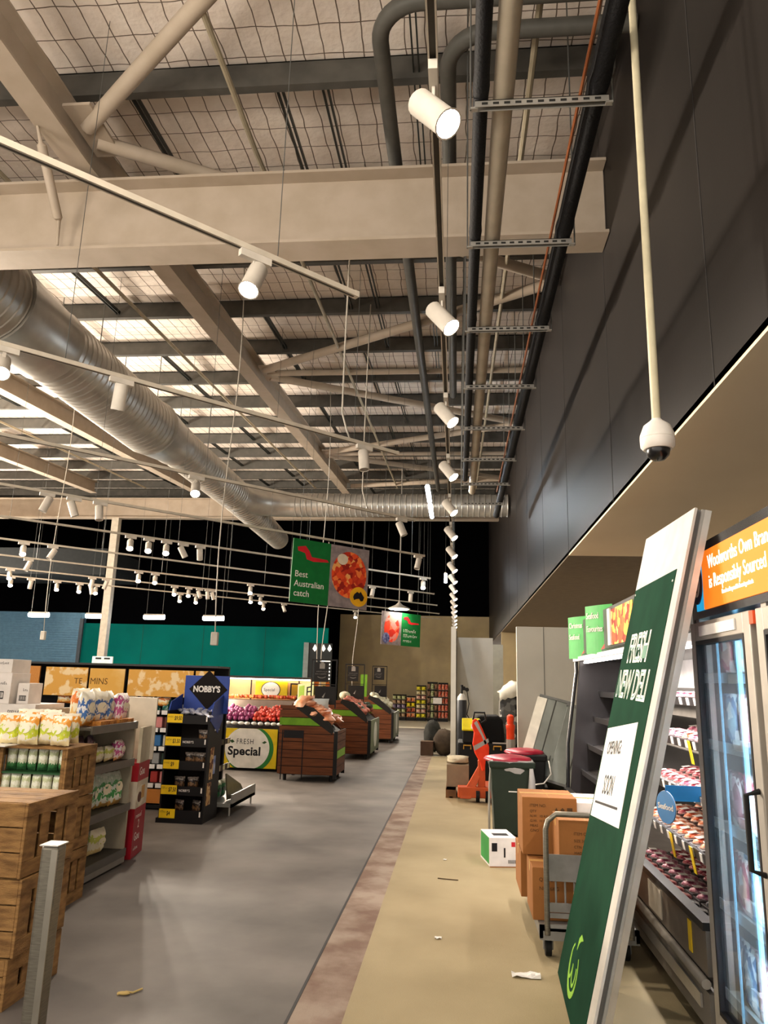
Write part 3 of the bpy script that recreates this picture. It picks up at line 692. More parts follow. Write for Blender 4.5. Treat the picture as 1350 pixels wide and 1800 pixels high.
og = mat('header_orange', 'e3741f', emit=.55)
yb = fy1-.19
b = MB(); b.box(FX-.016, FX-.01, fy0+.02, yb, 1.965, 2.235).build('orange_header_sign', og, t)
MB().box(FX-.016, FX-.01, yb, fy1-.08, 1.965, 2.235).build('blue_header_band', mat('header_blue', '2aa4d6', emit=.45), t)
HM = frame((FX-.017, yb-.03, 2.0), (0,-1,0), (0,0,1))
gl = mat('lit_white', 'fff6e8', emit=.9)
text('Woolworths Own Brand', .088, HM @ Matrix.Translation((.06, .145, 0)), gl, t, 'header_lettering', ex=.001, xs=.8)
text('is Responsibly Sourced', .088, HM @ Matrix.Translation((.06, .055, 0)), gl, t, 'header_lettering', ex=.001, xs=.8)
text('Based on Responsible Sourcing criteria', .028, HM @ Matrix.Translation((.22, .012, 0)), gl, t, 'header_small_print', ex=.001, xs=.8)
lm = frame((FX-.02, fy1-.115, 2.10), (0,-1,0), (0,0,1))
MB().prism(ellipse(0, 0, .078, .105), -.002, .003, lm).build('round_badge', mat('badge_navy', '16234f', .4), t)
MB().prism(ellipse(0, 0, .05, .07), .003, .005, lm).build('badge_centre', paper, t)
MB().prism([(-.03,-.05),(.0,.0),(-.02,.03),(.01,.045),(.025,.0),(.015,-.05)], .005, .007, lm).build('badge_figure', ink, t)
# face frame and two doors
b = MB()
b.box(FX, FX+.05, fy1-.05, fy1, .14, 1.93).box(FX, FX+.05, 2.95, 3.0, .14, 1.93).box(FX, FX+.05, fy0, fy0+.05, .14, 1.93)
b.build('face_frame', frz_f, t)
MB().box(FX-.004, FX+.05, fy1, fy1+.03, .0, 2.28).build('end_trim', black_gloss, t)
def door(y0, y1, hy):
    d = MB()
    d.box(FX-.045, FX-.005, y0, y0+.07, .16, 1.905).box(FX-.045, FX-.005, y1-.07, y1, .16, 1.905)
    d.box(FX-.045, FX-.005, y0+.07, y1-.07, .16, .25).box(FX-.045, FX-.005, y0+.07, y1-.07, 1.82, 1.905)
    dd = d.build('door', frz_f, t, bevel=.004)
    s = MB().box(FX-.047, FX-.004, y0+.07, y0+.085, .25, 1.82).box(FX-.047, FX-.004, y1-.085, y1-.07, .25, 1.82).box(FX-.047, FX-.004, y0+.085, y1-.085, .25, .268).box(FX-.047, FX-.004, y0+.085, y1-.085, 1.802, 1.82)
    s.build('door_seal', seal, dd)
    MB().box(FX-.03, FX-.022, y0+.085, y1-.085, .268, 1.802).build('door_glass', mat('fridge_glass', 'dff0f6', .03, trans=1.0, alpha=.35), dd)
    MB().tube([(FX-.045, hy, 1.235), (FX-.095, hy, 1.22), (FX-.095, hy, .96), (FX-.045, hy, .945)], .011, 10).build('handle', black_mat, dd, smooth='auto')
door(3.005, fy1-.055, 3.04); door(fy0+.055, 2.945, fy0+.1)
MB().box(FX-.052, FX-.045, 3.15, 3.6, 1.84, 1.885).build('door_label', paper, t)
MB().box(FX-.05, FX, 2.955, 2.995, 1.85, 1.9).build('orange_sticker', mat('sticker_orange', 'e0562b', .5), t)
# light-blue upright lamp strip and shelves with packets inside
MB().box(FX+.05, FX+.15, 3.03, 3.10, .2, 1.9).build('lamp_strip', mat('freezer_glow', '86ccf4', emit=1.3), t)
MB().box(FX+.16, FX+.20, fy0+.05, fy0+.07, .2, 1.9).build('lamp_strip', MC['freezer_glow'], t)
MB().box(FX+.085, FX+.1, 3.52, 3.54, .2, 1.9).build('lamp_strip', MC['freezer_glow'], t)
L_ = bpy.data.lights.new('cabinet_light', 'AREA'); L_.shape = 'RECTANGLE'; L_.size = .06; L_.size_y = 1.5; L_.energy = 30; L_.color = (.7, .9, 1)
lo = bpy.data.objects.new('cabinet_light', L_); COL.objects.link(lo); lo.parent = t
lo.matrix_basis = Matrix.Translation(Vector((FX+.14, 3.3, 1.03))-Vector((1.6, 3.1, 0))) @ Vector((1, .3, 0)).to_track_quat('-Z', 'Y').to_matrix().to_4x4()
shelf_m = mat('wire_shelf_white', 'c9d3d6', .4)
for z in (.32, .68, 1.02, 1.36, 1.66):
    s = MB().box(FX+.13, 2.0, fy0+.06, 3.75, z-.015, z); so = s.build('shelf', shelf_m, t)
    MB().box(FX+.115, FX+.13, fy0+.06, 3.75, z-.03, z+.015).build('price_rail', mat('rail_clear', 'dfe8ea', .3), so)
frozen = [blotch('frozen_pack_a', ['a8485a', 'd9c6c2', '7c2f3c', 'c99a8a'], 22.), blotch('frozen_pack_b', ['5b7f9c', 'd7dde0', '2f4f73', '8da6b5'], 22.), blotch('frozen_pack_c', ['b99aa0', '6c3b46', 'e4dcd8', '8a6068'], 22.)]
protos = []
for i, m in enumerate(frozen):
    o = MB().pillow(.17, .22, .09, None, 8, .15, i+3).build('frozen_packet', m, smooth=True); tag(o, 'frozen seafood packet standing on a freezer shelf behind the glass door', 'packet', 'frozen packets behind the freezer glass'); protos.append(o)
used = [False]*3; n = 0
for z in (.32, .68, 1.02, 1.36, 1.66):
    for yy in (3.22, 3.38, 3.54, 3.69, 2.4, 2.6, 2.8):
        for row in (0, 1):
            i = n % 3; n += 1
            if n % 7 == 0: continue
            M = Matrix.Translation((FX+.25+.14*row, yy, z+.002)) @ Matrix.Rotation(PI/2+.2*math.sin(n*2.3), 4, 'Z')
            if not used[i]: protos[i].matrix_basis = M; used[i] = True
            else: dup(protos[i], M=M)

# ================================================================ OPEN CHILLER CASE (meat and seafood)
cy0, cy1 = 3.86, 8.4; CX = 1.14
t = thing('chiller_case', 'long open meat chiller along the right wall behind the leaning panel', 'chiller', (1.7, 6.1, 0))
ic = mat('chiller_inside', 'b9b4b0', .5)
MB().box(2.1, 2.2, cy0, cy1, .1, 2.2).build('back_panel', ic, t)
MB().box(CX+.10, 2.1, cy0, cy1, .0, .12).build('plinth', mat('plinth_black', '1b1a19', .6), t)
MB().box(CX+.0, CX+.06, cy0, cy1, .10, .26).box(CX+.06, 2.1, cy0, cy1, .12, .30).build('tub', mat('chiller_grey', '6d675f', .5), t)
MB().rings([(CX-.01, cy0, .30), (CX-.01, cy1, .30)], [.022, .022], 10).build('bumper_rail', mat('bumper_dull', '8d877d', .5), t, smooth='auto')
MB().box(CX, CX+.035, cy0, cy1, .33, .52).build('front_apron', mat('apron_bronze', '7b7166', .35, .5), t)
MB().box(CX-.012, CX+.05, cy0, cy1, .52, .555).build('lip_trim', dark_metal, t)
MB().box(CX-.012, CX-.002, cy0+.1, cy1, .17, .23).build('lower_trim', alu, t)
MB().box(CX+.05, 2.1, cy0, cy1, .30, .34).build('deck', ic, t)
gm = mat('end_glass', 'cfd8da', .05, trans=1., alpha=.3)
e = MB().prism([(CX+.06, .55), (1.33, 1.85), (1.38, 2.15), (2.1, 2.15), (2.1, .3), (CX+.06, .3)], -.02, .02, Matrix(((1,0,0,0),(0,0,1,cy1),(0,1,0,0),(0,0,0,1))))
e.build('end_panel', mat('end_panel_dark', '2b2829', .25), t)
MB().tube([(CX+.03, cy1+.03, .2), (CX+.05, cy1+.03, 1.0), (1.30, cy1+.03, 1.75), (1.3, cy1+.03, 1.9)], .02, 8).build('end_bumper', black_gloss, t, smooth='auto')
MB().box(1.30, 2.15, cy0, cy1+.05, 1.86, 1.93).build('canopy', black_gloss, t)
MB().box(1.27, 1.30, cy0, cy1+.05, 1.86, 1.90).build('canopy_edge', mat('canopy_white', 'd9d4cc', emit=.35), t)
MB().box(1.32, 1.36, cy0, cy1+.05, 1.93, 2.28).build('header_board', mat('header_board_dark', '27211d', .4), t)
food1 = blotch('noodle_print', ['c4532a', 'e39a3a', 'b8c04a', '8e2d1c', 'e8c16a', 'd9662e'], 16.)
MB().box(1.315, 1.32, 7.25, 7.75, 1.95, 2.22).build('food_photo', food1, t)
MB().box(1.315, 1.32, 5.75, 6.55, 1.95, 2.25).build('food_photo', food1, t)
MB().box(1.30, 1.315, 6.55, 6.65, 1.95, 2.26).build('food_photo_edge', paper, t)
for i, z in enumerate((.72, .98, 1.26, 1.52)):
    xf = 1.33 + .07*i + (.0)
    s = MB(); M = Matrix.Translation((xf, 0, z)) @ Matrix.Rotation(-.16, 4, 'Y')
    s.box(0, .6, cy0, cy1-.03, -.012, 0, M); so = s.build('shelf', mat('shelf_dark', '3a3736', .4), t)
    MB().box(-.018, -.004, cy0, cy1-.03, -.025, .03, M).build('ticket_rail', mat('ticket_rail_black', '2a292a', .3), so)
    tg = MB()
    for k in range(10):
        yy = cy0+.06+k*.16
        MB().box(-.022, -.018, yy, yy+.045, -.02, .026, M).build('price_ticket', paper, so)
    if i in (0, 2, 3):
        for yy in (4.55, 4.95): MB().box(-.03, -.026, yy, yy+.05, -.11, .03, M).build('yellow_tag', yellow, so)
for i, z in enumerate((1.84, 1.245)):
    MB().box(1.36+.12*i, 1.40+.12*i, cy0+.05, cy1-.1, z, z+.012).build('lamp_strip', mat('chiller_glow', 'fff2ea', emit=7.), t)
for k, yy in enumerate((4.7, 5.9, 7.0)):
    L_ = bpy.data.lights.new('canopy_light', 'AREA'); L_.shape = 'RECTANGLE'; L_.size = .06; L_.size_y = 1.1; L_.energy = 14; L_.color = (1, .93, .9)
    lo = bpy.data.objects.new('canopy_light', L_); COL.objects.link(lo); lo.parent = t
    lo.matrix_basis = Matrix.Translation(Vector((1.36, yy, 1.82))-Vector((1.7, 6.1, 0))) @ Vector((.35, 0, -1)).to_track_quat('-Z', 'X').to_matrix().to_4x4()
MB().box(CX-.004, CX+.0, 4.08, 4.13, .36, .50).build('yellow_tag', yellow, t)
MB().box(CX-.006, CX+.0, 4.62, 4.9, .35, .50).build('pale_kick_label', mat('kick_label', 'c9c0b0', .5), t)
# green header signs standing on the canopy
for (y, z, s1, s2, l, ww) in ((8.25, 1.88, 'Christmas', 'Seafood', 'curved green Christmas Seafood sign at the far end of the chiller canopy', .34), (7.15, 1.89, 'Seafood', 'Favourites', 'curved green Seafood Favourites sign on the chiller canopy', .37)):
    t = thing('header_sign', l, 'sign', (1.24, y, z)); M = frame((1.20, y, z), (.5, -.86, 0), (0, 0, 1))
    b = MB(); n = 8
    for i in range(n):
        x0 = ww*i/n; x1 = ww*(i+1)/n; c0 = .014*math.sin(PI*i/n); c1 = .014*math.sin(PI*(i+1)/n)
        b.add([(x0,0,c0),(x1,0,c1),(x1,.44,c1),(x0,.44,c0),(x0,0,c0-.004),(x1,0,c1-.004),(x1,.44,c1-.004),(x0,.44,c0-.004)], [(0,1,2,3),(7,6,5,4),(0,4,5,1),(2,6,7,3),(0,3,7,4),(1,5,6,2)], M)
    b.build('board', mat('header_sign_green', '2f9a3f', .5), t)
    text(s1, .08, M @ Matrix.Translation((.03, .32, .015)), paper, t, xs=.66); text(s2, .08, M @ Matrix.Translation((.03, .20, .015)), paper, t, xs=.66)
    MB().prism([(.25,.01),(.30,.03),(.32,.1),(.27,.09),(.22,.04)], .013, .017, M).build('red_garnish', mat('garnish_red', 'c0392b', .5), t)
t = thing('round_hanging_tag', 'round blue Seafood disc fixed to the chiller shelf', 'sign', (1.22, 4.62, .93))
M = frame((1.19, 4.62, .94), (.35, -.94, 0), (0, 0, 1))
MB().prism(ellipse(0, 0, .088, .088, 36), -.002, .002, M).build('disc', mat('seafood_blue', '1b78b8', .4), t)
MB().prism(ellipse(0, 0, .09, .09, 36), -.004, -.002, M).build('rim', paper, t)
text('Seafood', .044, M @ Matrix.Translation((0, -.012, .002)), paper, t, align='CENTER', bold=.0008)
MB().box(1.19, 1.42, 4.615, 4.62, .975, 1.06).build('bracket_wing', MC['seafood_blue'], t)
# trays and packets in the case
pinks = [blotch('salmon_tray', ['e08a66', 'f0b79a', 'c9563a', 'f4d9cc'], 60., .15), blotch('meat_tray', ['b65a62', 'e3b4b0', '8d3340', 'd98a8a'], 60., .15), blotch('pink_tray', ['c77c94', 'eacdd2', '9d4f66', 'd9a0a8'], 60., .15), blotch('dark_tray', ['4a4d52', '8a8d92', '26282c', 'c9c6c6'], 60., .15)]
tr = []
for i, m in enumerate(pinks):
    o = thing('meat_tray', ['salmon', 'red meat', 'pink ham', 'dark vacuum-packed'][i]+' tray lying in the open chiller', 'tray', (0, 0, 0), group=['salmon', 'red meat', 'pink ham', 'dark vacuum-packed'][i]+' trays in the chiller')
    MB().box(-.085, .085, -.06, .06, 0, .02).build('tray', mat('tray_black', '3b3536', .4), o, local=True, bevel=.006)
    MB().blob((0, 0, .024), (.078, .054, .024), 12, 6, None, .1).build('contents', m, o, smooth=True, local=True)
    MB().box(-.05, .0, -.03, .03, .0475, .049).build('label', paper, o, local=True); reg(o); tr.append(o)
used = [False]*4
def put_tray(i, M):
    if not used[i]: tr[i].matrix_basis = M; used[i] = True
    else: dup(tr[i], M=M)
rnd = random.Random(3)
for lv, z in enumerate((.72, .98, 1.26, 1.52)):
    xf = 1.33+.07*lv; Ms = Matrix.Translation((xf, 0, z)) @ Matrix.Rotation(-.16, 4, 'Y')
    kind = [0, 1, 2, 1][lv]; y = cy0+.09
    while y < 5.7:
        for r_ in range(3):
            i = kind if rnd.random() > .15 else (kind+1) % 3
            M = Ms @ Matrix.Translation((.09+.165*r_, y, .002)) @ Matrix.Rotation(rnd.uniform(-.12, .12), 4, 'Z'); put_tray(i, M)
        y += .145
y = cy0+.1
while y < 6.2:
    for r_ in range(4):
        i = 3 if (y < 4.8 and r_ < 2) else (2 if r_ % 2 else 1)
        for h_ in (0, 1): put_tray(i, Matrix.Translation((CX+.16+.175*r_, y, .342+.052*h_)) @ Matrix.Rotation(rnd.uniform(-.15, .15), 4, 'Z'))
    y += .15
for i in range(4):
    if not used[i]: raise Exception('tray unused')

# ================================================================ FLAT-DECK TROLLEY WITH BOXES
t = thing('platform_trolley', 'grey metal platform trolley with hoop handle, loaded with cartons', 'trolley', (.78, 5.5, 0))
tm = mat('trolley_steel', '8b8a86', .45, .5, c2='6e6c68', ns=6)
MB().box(.50, 1.08, 4.93, 6.25, .17, .20).box(.50, .52, 4.93, 6.25, .13, .17).box(1.06, 1.08, 4.93, 6.25, .13, .17).box(.50, 1.08, 4.93, 4.95, .12, .2).build('deck', tm, t)
for x in (.56, 1.02):
    for y in (5.05, 6.12):
        c = MB().box(x-.03, x+.03, y-.03, y+.03, .11, .13).box(x-.03, x-.022, y-.02, y+.02, .04, .13).box(x+.022, x+.03, y-.02, y+.02, .04, .13).build('castor', tm, t)
        MB().cyl((x-.018, y, .055), (x+.018, y, .055), .053, seg=18).build('wheel', black_mat, c, smooth='auto')
MB().tube([(.545, 4.93, .15), (.545, 4.92, .74), (.56, 4.92, .79), (.61, 4.92, .83), (.97, 4.92, .83), (1.02, 4.92, .79), (1.035, 4.92, .74), (1.035, 4.93, .15)], .017, 10).build('hoop_handle', grey_metal, t, smooth='auto')
b = MB().box(.56, 1.02, 4.915, 4.925, .45, .60).box(.56, 1.02, 4.905, 4.925, .25, .275).box(.56, 1.02, 4.915, 4.925, .28, .33).box(.56, 1.02, 4.9, 4.92, .195, .215)
b.build('cross_plate', tm, t)
b = MB()
for i in range(8): b.cyl((.6+.055*i, 4.93, .3), (.6+.055*i, 4.93, .45), .006, seg=6)
b.build('guard_bars', tm, t)
MB().cyl((.70, 4.9, .385), (.86, 4.9, .385), .014, seg=8).build('hook_grip', mat('grip_tan', 'b08b57', .7), t)
def carton(x0, x1, y0, y1, z0, z1, label, m=cardboard, rz=0., marks=None, group=None):
    cx, cy = (x0+x1)/2, (y0+y1)/2; w, d, h = x1-x0, y1-y0, z1-z0
    t = thing('cardboard_box', label, 'box', (cx, cy, z0), rz, group)
    MB().box(-w/2, w/2, -d/2, d/2, 0, h).build('carton', m, t, local=True, bevel=.004)
    MB().box(-w/2-.0008, w/2+.0008, -.025, .025, h-.06, h+.0012).box(-.002, .002, -d/2, d/2, h, h+.001).build('packing_tape', mat('packing_tape', 'c39a5e', .25), t, local=True)
    fm = frame((-w/2, -d/2-.001, 0), (1,0,0), (0,0,1))
    if marks:
        for (s, sz, a, c) in marks: text(s, sz, fm @ Matrix.Translation((a, c, 0)), mat('carton_print', '4c351d', .7), t, 'printed_marks', ex=.0005, local=True)
    return t, fm, (w, d, h)
# from the floor of the deck up
carton(.47, .80, 5.02, 5.40, .202, .50, 'brown carton at the near left corner of the trolley deck', marks=[('QTY 24', .03, .04, .22), ('NET 6KG', .03, .04, .17)])
carton(.44, .74, 5.52, 5.98, .202, .49, 'lower brown carton behind the near one on the trolley deck')
carton(.82, 1.06, 5.0, 5.5, .202, .52, 'brown carton on the deck behind the trolley guard bars')
tt, fm, dd_ = carton(.44, .80, 5.34, 5.74, .505, .865, 'large brown carton with handling symbols, highest on the trolley', marks=[('ITEM NO.', .026, .05, .30), ('QTY', .022, .05, .265), ('N.W.  10 KG', .022, .05, .235), ('G.W.  11 KG', .022, .05, .205), ('MEAS', .022, .05, .175), ('C/NO', .022, .05, .145)])
sy = MB()
sy.prism([(.21,.27),(.24,.27),(.225,.30)], 0, .001, fm).prism([(.265,.27),(.28,.285),(.265,.30),(.25,.285)], 0, .001, fm).box(.295,.33,.27,.30,0,.001,fm)
sy.build('handling_symbols', MC['carton_print'], tt, local=True)
carton(.63, .96, 4.97, 5.30, .525, .79, 'brown carton right behind the trolley hoop handle', marks=[('ITEM QTY', .024, .09, .18), ('SIZE 36-42', .022, .09, .14), ('CTN NO', .022, .09, .105), ('MADE FOR', .022, .09, .07)])
carton(.76, 1.05, 5.36, 5.80, .525, .84, 'white carton between the brown ones on the trolley', mat('white_carton', 'd9d6cf', .7))
carton(.80, 1.05, 5.55, 6.0, .202, .522, 'brown carton under the white one at the middle of the trolley')
# green-and-white carton on the floor
t = thing('printed_carton', 'green and white printed carton standing on the concrete by the bin', 'box', (.30, 7.22, 0), .17)
G = Matrix.Translation((.30, 7.22, 0)) @ Matrix.Rotation(.17, 4, 'Z')
MB().box(0, .25, 0, .40, 0, .245, G).build('carton', mat('carton_white', 'ddd9d6', .6), t, bevel=.003)
MB().box(-.0015, 0, .02, .38, .02, .24, G).build('green_side', mat('carton_green', '2f8f3f', .6), t)
M = G @ frame((0, -.001, 0), (1,0,0), (0,0,1))
MB().box(.02, .07, .13, .20, 0, .001, M).build('dark_print', ink, t); MB().box(.20, .235, .17, .21, 0, .001, M).build('red_print', mat('print_red', 'c02a35', .6), t)
b = MB()
for i in range(8): b.box(.17+i*.009, .174+i*.009, .03, .06, 0, .001, M)
b.box(.13, .145, .08, .16, 0, .001, M); b.build('barcode', ink, t)
MB().box(.06, .2, .1, .2, .245, .2465, G).build('dark_print', ink, t)
MB().box(0, .25, -.02, -.002, .0, .006, G).build('bottom_flap', cardboard, t)

# ================================================================ BINS, BOLLARD, PALLET JACK
def wheelie(cx, cy, w, d, h, m, label, red=True, bag=True):
    t = thing('wheeled_bin', label, 'bin', (cx, cy, 0))
    b = MB(); 
    vs = []
    for z, k in ((.03, .80), (h*.9, .97), (h*.92, 1.04), (h, 1.06)):
        for sx, sy in ((-1,-1),(1,-1),(1,1),(-1,1)): vs.append((cx+sx*w/2*k, cy+sy*d/2*k, z))
    fs = [(0,3,2,1), (12,13,14,15)] + [(i*4+j, i*4+(j+1)%4, (i+1)*4+(j+1)%4, (i+1)*4+j) for i in range(3) for j in range(4)]
    b.add(vs, fs); b.build('bin_body', m, t, bevel=.02)
    for x in (cx-w*.35, cx+w*.35): MB().cyl((x-.025, cy+d*.42, .085), (x+.025, cy+d*.42, .085), .085, seg=18).build('wheel', black_mat, t, smooth='auto')
    MB().box(cx-.04, cx+.05, cy-d/2*.94, cy-d/2*.94+.01, h*.6, h*.6+.01).build('maker_mark', paper, t)
    if bag: 
        rr = random.Random(5); b = MB(); vs = []; n = 26
        for k, (z, f) in enumerate(((h-.11, 1.05), (h-.06, 1.10), (h-.0, 1.13), (h+.012, 1.05), (h-.01, .9))):
            for i in range(n):
                a = 2*PI*i/n; sq = 1/max(abs(math.cos(a)), abs(math.sin(a)))**.8; q = 1+.03*(rr.random()-.5)
                vs.append((cx+w/2*f*q*math.cos(a)*sq*.93, cy+d/2*f*q*math.sin(a)*sq*.93, z+(.035*(rr.random()-.6) if k == 0 else 0)))
        fs = [(k*n+i, k*n+(i+1)%n, (k+1)*n+(i+1)%n, (k+1)*n+i) for k in range(4) for i in range(n)]
        b.add(vs, fs).build('clear_bag_rim', mat('clear_bag', 'b9b6b4', .25, alpha=.75), t, smooth=True)
    if red: MB().blob((cx-.03, cy, h+.005), (w*.58, d*.56, .05), 20, 8, None, .10, random.Random(4)).build('red_lid', mat('bin_lid_red', 'a51c36', .35, c2='8a142a'), t, smooth=True)
    return t
bin_g = mat('bin_green', '232e24', .55)
t = wheelie(.60, 8.75, .47, .50, .78, bin_g, 'dark green wheeled bin topped by red plastic and a clear liner')
MB().tube([(.385, 8.62, .80), (.36, 8.56, .55), (.35, 8.50, .30), (.35, 8.48, .02)], .012, 8).build('loose_strap', mat('strap_grey', '8f8a80', .6), t, smooth=True)
MB().rings([(.80, 8.47, .72), (.805, 8.46, .6), (.80, 8.46, .45), (.79, 8.47, .40)], [.02, .035, .045, .02], 8).build('hanging_bag_tail', MC['clear_bag'], t, smooth=True)
wheelie(.84, 9.45, .42, .42, .80, mat('bin_black', '141515', .5), 'black bin with a red rim behind the dark green bin', True, False)
MB().tube([(1.07, 9.2, .74), (1.09, 9.15, .6), (1.0, 9.1, .5), (.9, 9.12, .48)], .008, 6).build('bin_cord', wht, bpy.data.objects['wheeled_bin.001'], smooth=True)
orange = mat('safety_orange', 'e8431a', .45); refl = mat('reflective_grey', 'a49c94', .3, .3)
t = thing('bollard', 'orange traffic bollard with grey reflective bands behind the bins', 'bollard', (.74, 10.75, 0))
Mx = Matrix.Translation((.74, 10.75, 0))
MB().lathe([(.2, 0), (.2, .04), (.09, .06), (.062, .1), (.055, .98), (.06, 1.0), (.062, 1.05), (.045, 1.06), (.045, 1.1), (.05, 1.12), (.046, 1.17), (.02, 1.19)], Mx).build('post', orange, t, smooth='auto')
for z0, z1_ in ((.66, .86), (.3, .5)): MB().lathe([(.0595, z0), (.0595, z1_)], Mx).build('reflective_band', refl, t, smooth='auto')
# orange pallet jack with timber pallet
t = thing('pallet_jack', 'orange pallet jack parked on the concrete, its handle draped with a vest', 'pallet jack', (.3, 11.1, 0))
jk = mat('jack_orange', 'c4562a', .5)
MB().box(.02, .16, 10.95, 12.2, .06, .13).box(.42, .56, 10.95, 12.2, .06, .13).box(.02, .56, 10.85, 11.05, .06, .20).build('forks', jk, t, bevel=.01)
MB().add([(.05,10.84,.05),(.20,10.84,.05),(.38,10.95,.45),(.31,10.95,.48),(.05,10.95,.05),(.20,10.95,.05),(.38,11.03,.45),(.31,11.03,.48)], [(0,1,2,3),(7,6,5,4),(0,4,5,1),(1,5,6,2),(2,6,7,3),(3,7,4,0)]).build('lifting_arm', jk, t, bevel=.006)
MB().box(.30, .40, 10.92, 11.06, .12, .55).build('pump_body', jk, t, bevel=.01)
for x in (.27, .40): MB().cyl((x, 10.90, .09), (x+.05, 10.90, .09), .085, seg=18).build('steer_wheel', black_mat, t, smooth='auto')
MB().tube([(.34, 10.99, .5), (.33, 10.93, .8), (.32, 10.88, 1.1)], .02, 8).build('handle_shaft', black_mat, t, smooth='auto')
MB().tube([(.23, 10.86, 1.1), (.25, 10.85, 1.2), (.39, 10.85, 1.2), (.41, 10.86, 1.1), (.32, 10.88, 1.04), (.23, 10.86, 1.1)], .014, 8).build('handle_loop', black_mat, t, smooth='auto')
t = thing('safety_vest', 'orange hi-vis vest with grey stripes draped over the pallet jack handle', 'vest', (.34, 10.8, .55))
M = frame((.36, 10.80, .78), (1,0,.0), (.0,0,1)); 
prof = [(-.14,.31),(-.10,.34),(-.05,.30),(.0,.20),(.05,.08),(.09,-.04),(.085,-.16),(.04,-.22),(.03,-.34),(-.01,-.36),(-.04,-.24),(-.11,-.12),(-.14,-.0),(-.12,.15),(-.15,.24)]
MB().prism(prof, -.04, .03, M).build('vest_cloth', mat('hivis_orange', 'ee3f1c', .6, c2='d9330f', ns=7, bump=.3, bs=12), t, bevel=.015)
b = MB(); b.prism([(-.13,-.03),(-.11,-.09),(.085,.03),(.075,.08)], .03, .034, M); b.prism([(-.12,.28),(-.08,.31),(.02,.10),(.06,.0),(.03,.0),(-.02,.12)], .03, .034, M)
b.build('reflective_stripe', refl, t)
def pallet(x0, x1, y0, y1, z0, label):
    t = thing('timber_pallet', label, 'pallet', ((x0+x1)/2, (y0+y1)/2, z0)); m = mat('pallet_timber', '7a5a3c', .85, c2='5e4530', ns=6)
    for i in range(6):
        a = x0+(x1-x0-.1)*i/5; MB().box(a, a+.1, y0, y1, z0+.11, z0+.13).build('deck_board', m, t)
    for yy in (y0, (y0+y1)/2-.04, y1-.08): MB().box(x0, x1, yy, yy+.08, z0+.02, z0+.11).build('bearer', m, t)
    for xx in (x0, x1-.1): MB().box(xx, xx+.1, y0, y1, z0, z0+.02).build('base_board', m, t)
pallet(-.62+.47, .0, 11.2, 12.0, .0, 'narrow timber pallet left of the pallet jack')
carton(-.14, -.01+.19, 11.32, 11.9, .135, .44, 'brown carton on the timber pallet beside the pallet jack', mat('dull_carton', '8b7a63', .8))
o = MB().pillow(.34, .10, .5, Matrix.Translation((.02, 11.6, .442)), 8, .1, 3); tag(o.build('folded_sack', mat('sack_cream', 'c4b99f', .8), smooth=True), 'cream sack folded on top of the carton by the pallet jack', 'sack')
# gas bottle, welder cover, toolboxes
t = thing('gas_bottle', 'black gas bottle with white shoulder and regulator against the white wall', 'gas bottle', (.10, 15.2, 0)); Mx = Matrix.Translation((.10, 15.2, 0))
MB().lathe([(.095, .0), (.1, .02), (.1, 1.22), (.095, 1.27)], Mx).build('cylinder_body', mat('bottle_black', '20242a', .4), t, smooth='auto')
MB().lathe([(.095, 1.27), (.08, 1.33), (.05, 1.37), (.03, 1.39)], Mx).build('shoulder', wht, t, smooth='auto')
b = MB().cyl((.10, 15.2, 1.39), (.10, 15.2, 1.52), .02).cyl((.10, 15.2, 1.47), (.2, 15.15, 1.47), .015).cyl((.2, 15.1, 1.47), (.2, 15.16, 1.47), .04).cyl((.14, 15.15, 1.5), (.14, 15.1, 1.5), .035).cyl((.10, 15.2, 1.52), (.10, 15.2, 1.56), .03)
b.build('regulator', black_mat, t); MB().tube([(.2, 15.12, 1.44), (.24, 15.1, 1.2), (.2, 15.1, 1.0), (.26, 15.1, .9)], .009, 6).build('hose', black_mat, t, smooth=True)
t = thing('covered_machine', 'bulky machine under a black cover behind the orange vest', 'machine', (.55, 13.4, 0))
MB().box(.02, .84, 13.1, 13.9, .0, .62).build('tool_cabinet', mat('cabinet_black', '101113', .6), t, bevel=.03)
b = MB(); prof = [(.22, .6), (.28, .98), (.36, 1.06), (.70, 1.07), (.78, 1.02), (.82, .62)]
b.prism(prof, -13.8, -13.15, Matrix(((1,0,0,0),(0,0,-1,0),(0,1,0,0),(0,0,0,1)))); b.build('black_cover', mat('cover_cloth', '0c0c0e', .9), t, bevel=.05)
for x in (.12, .62): MB().tube([(x, 13.07, .52), (x, 13.03, .58), (x+.12, 13.03, .58), (x+.12, 13.07, .52)], .012, 6).build('yellow_latch', mat('latch_ochre', 'b98a3a', .5), t, smooth='auto')
MB().box(.6, .83, 13.06, 13.1, .62, .64).build('silver_edge', alu, t)
t = thing('plastic_tub', 'bright yellow plastic lid tilted on the black machine', 'tub', (.26, 13.1, .82)); M = Matrix.Translation((.24, 13.0, .92)) @ Matrix.Rotation(.9, 4, 'X')
MB().box(-.15, .15, -.12, .12, -.02, .02, M).build('lid', mat('tub_yellow', 'e3cf16', .45), t, bevel=.015); MB().box(.0, .12, -.10, -.02, .02, .03, M).build('paper_scrap', paper, t)
MB().box(.10, .38, 13.02, 13.2, .62, .86).build('tub_body', black_mat, t, bevel=.02)
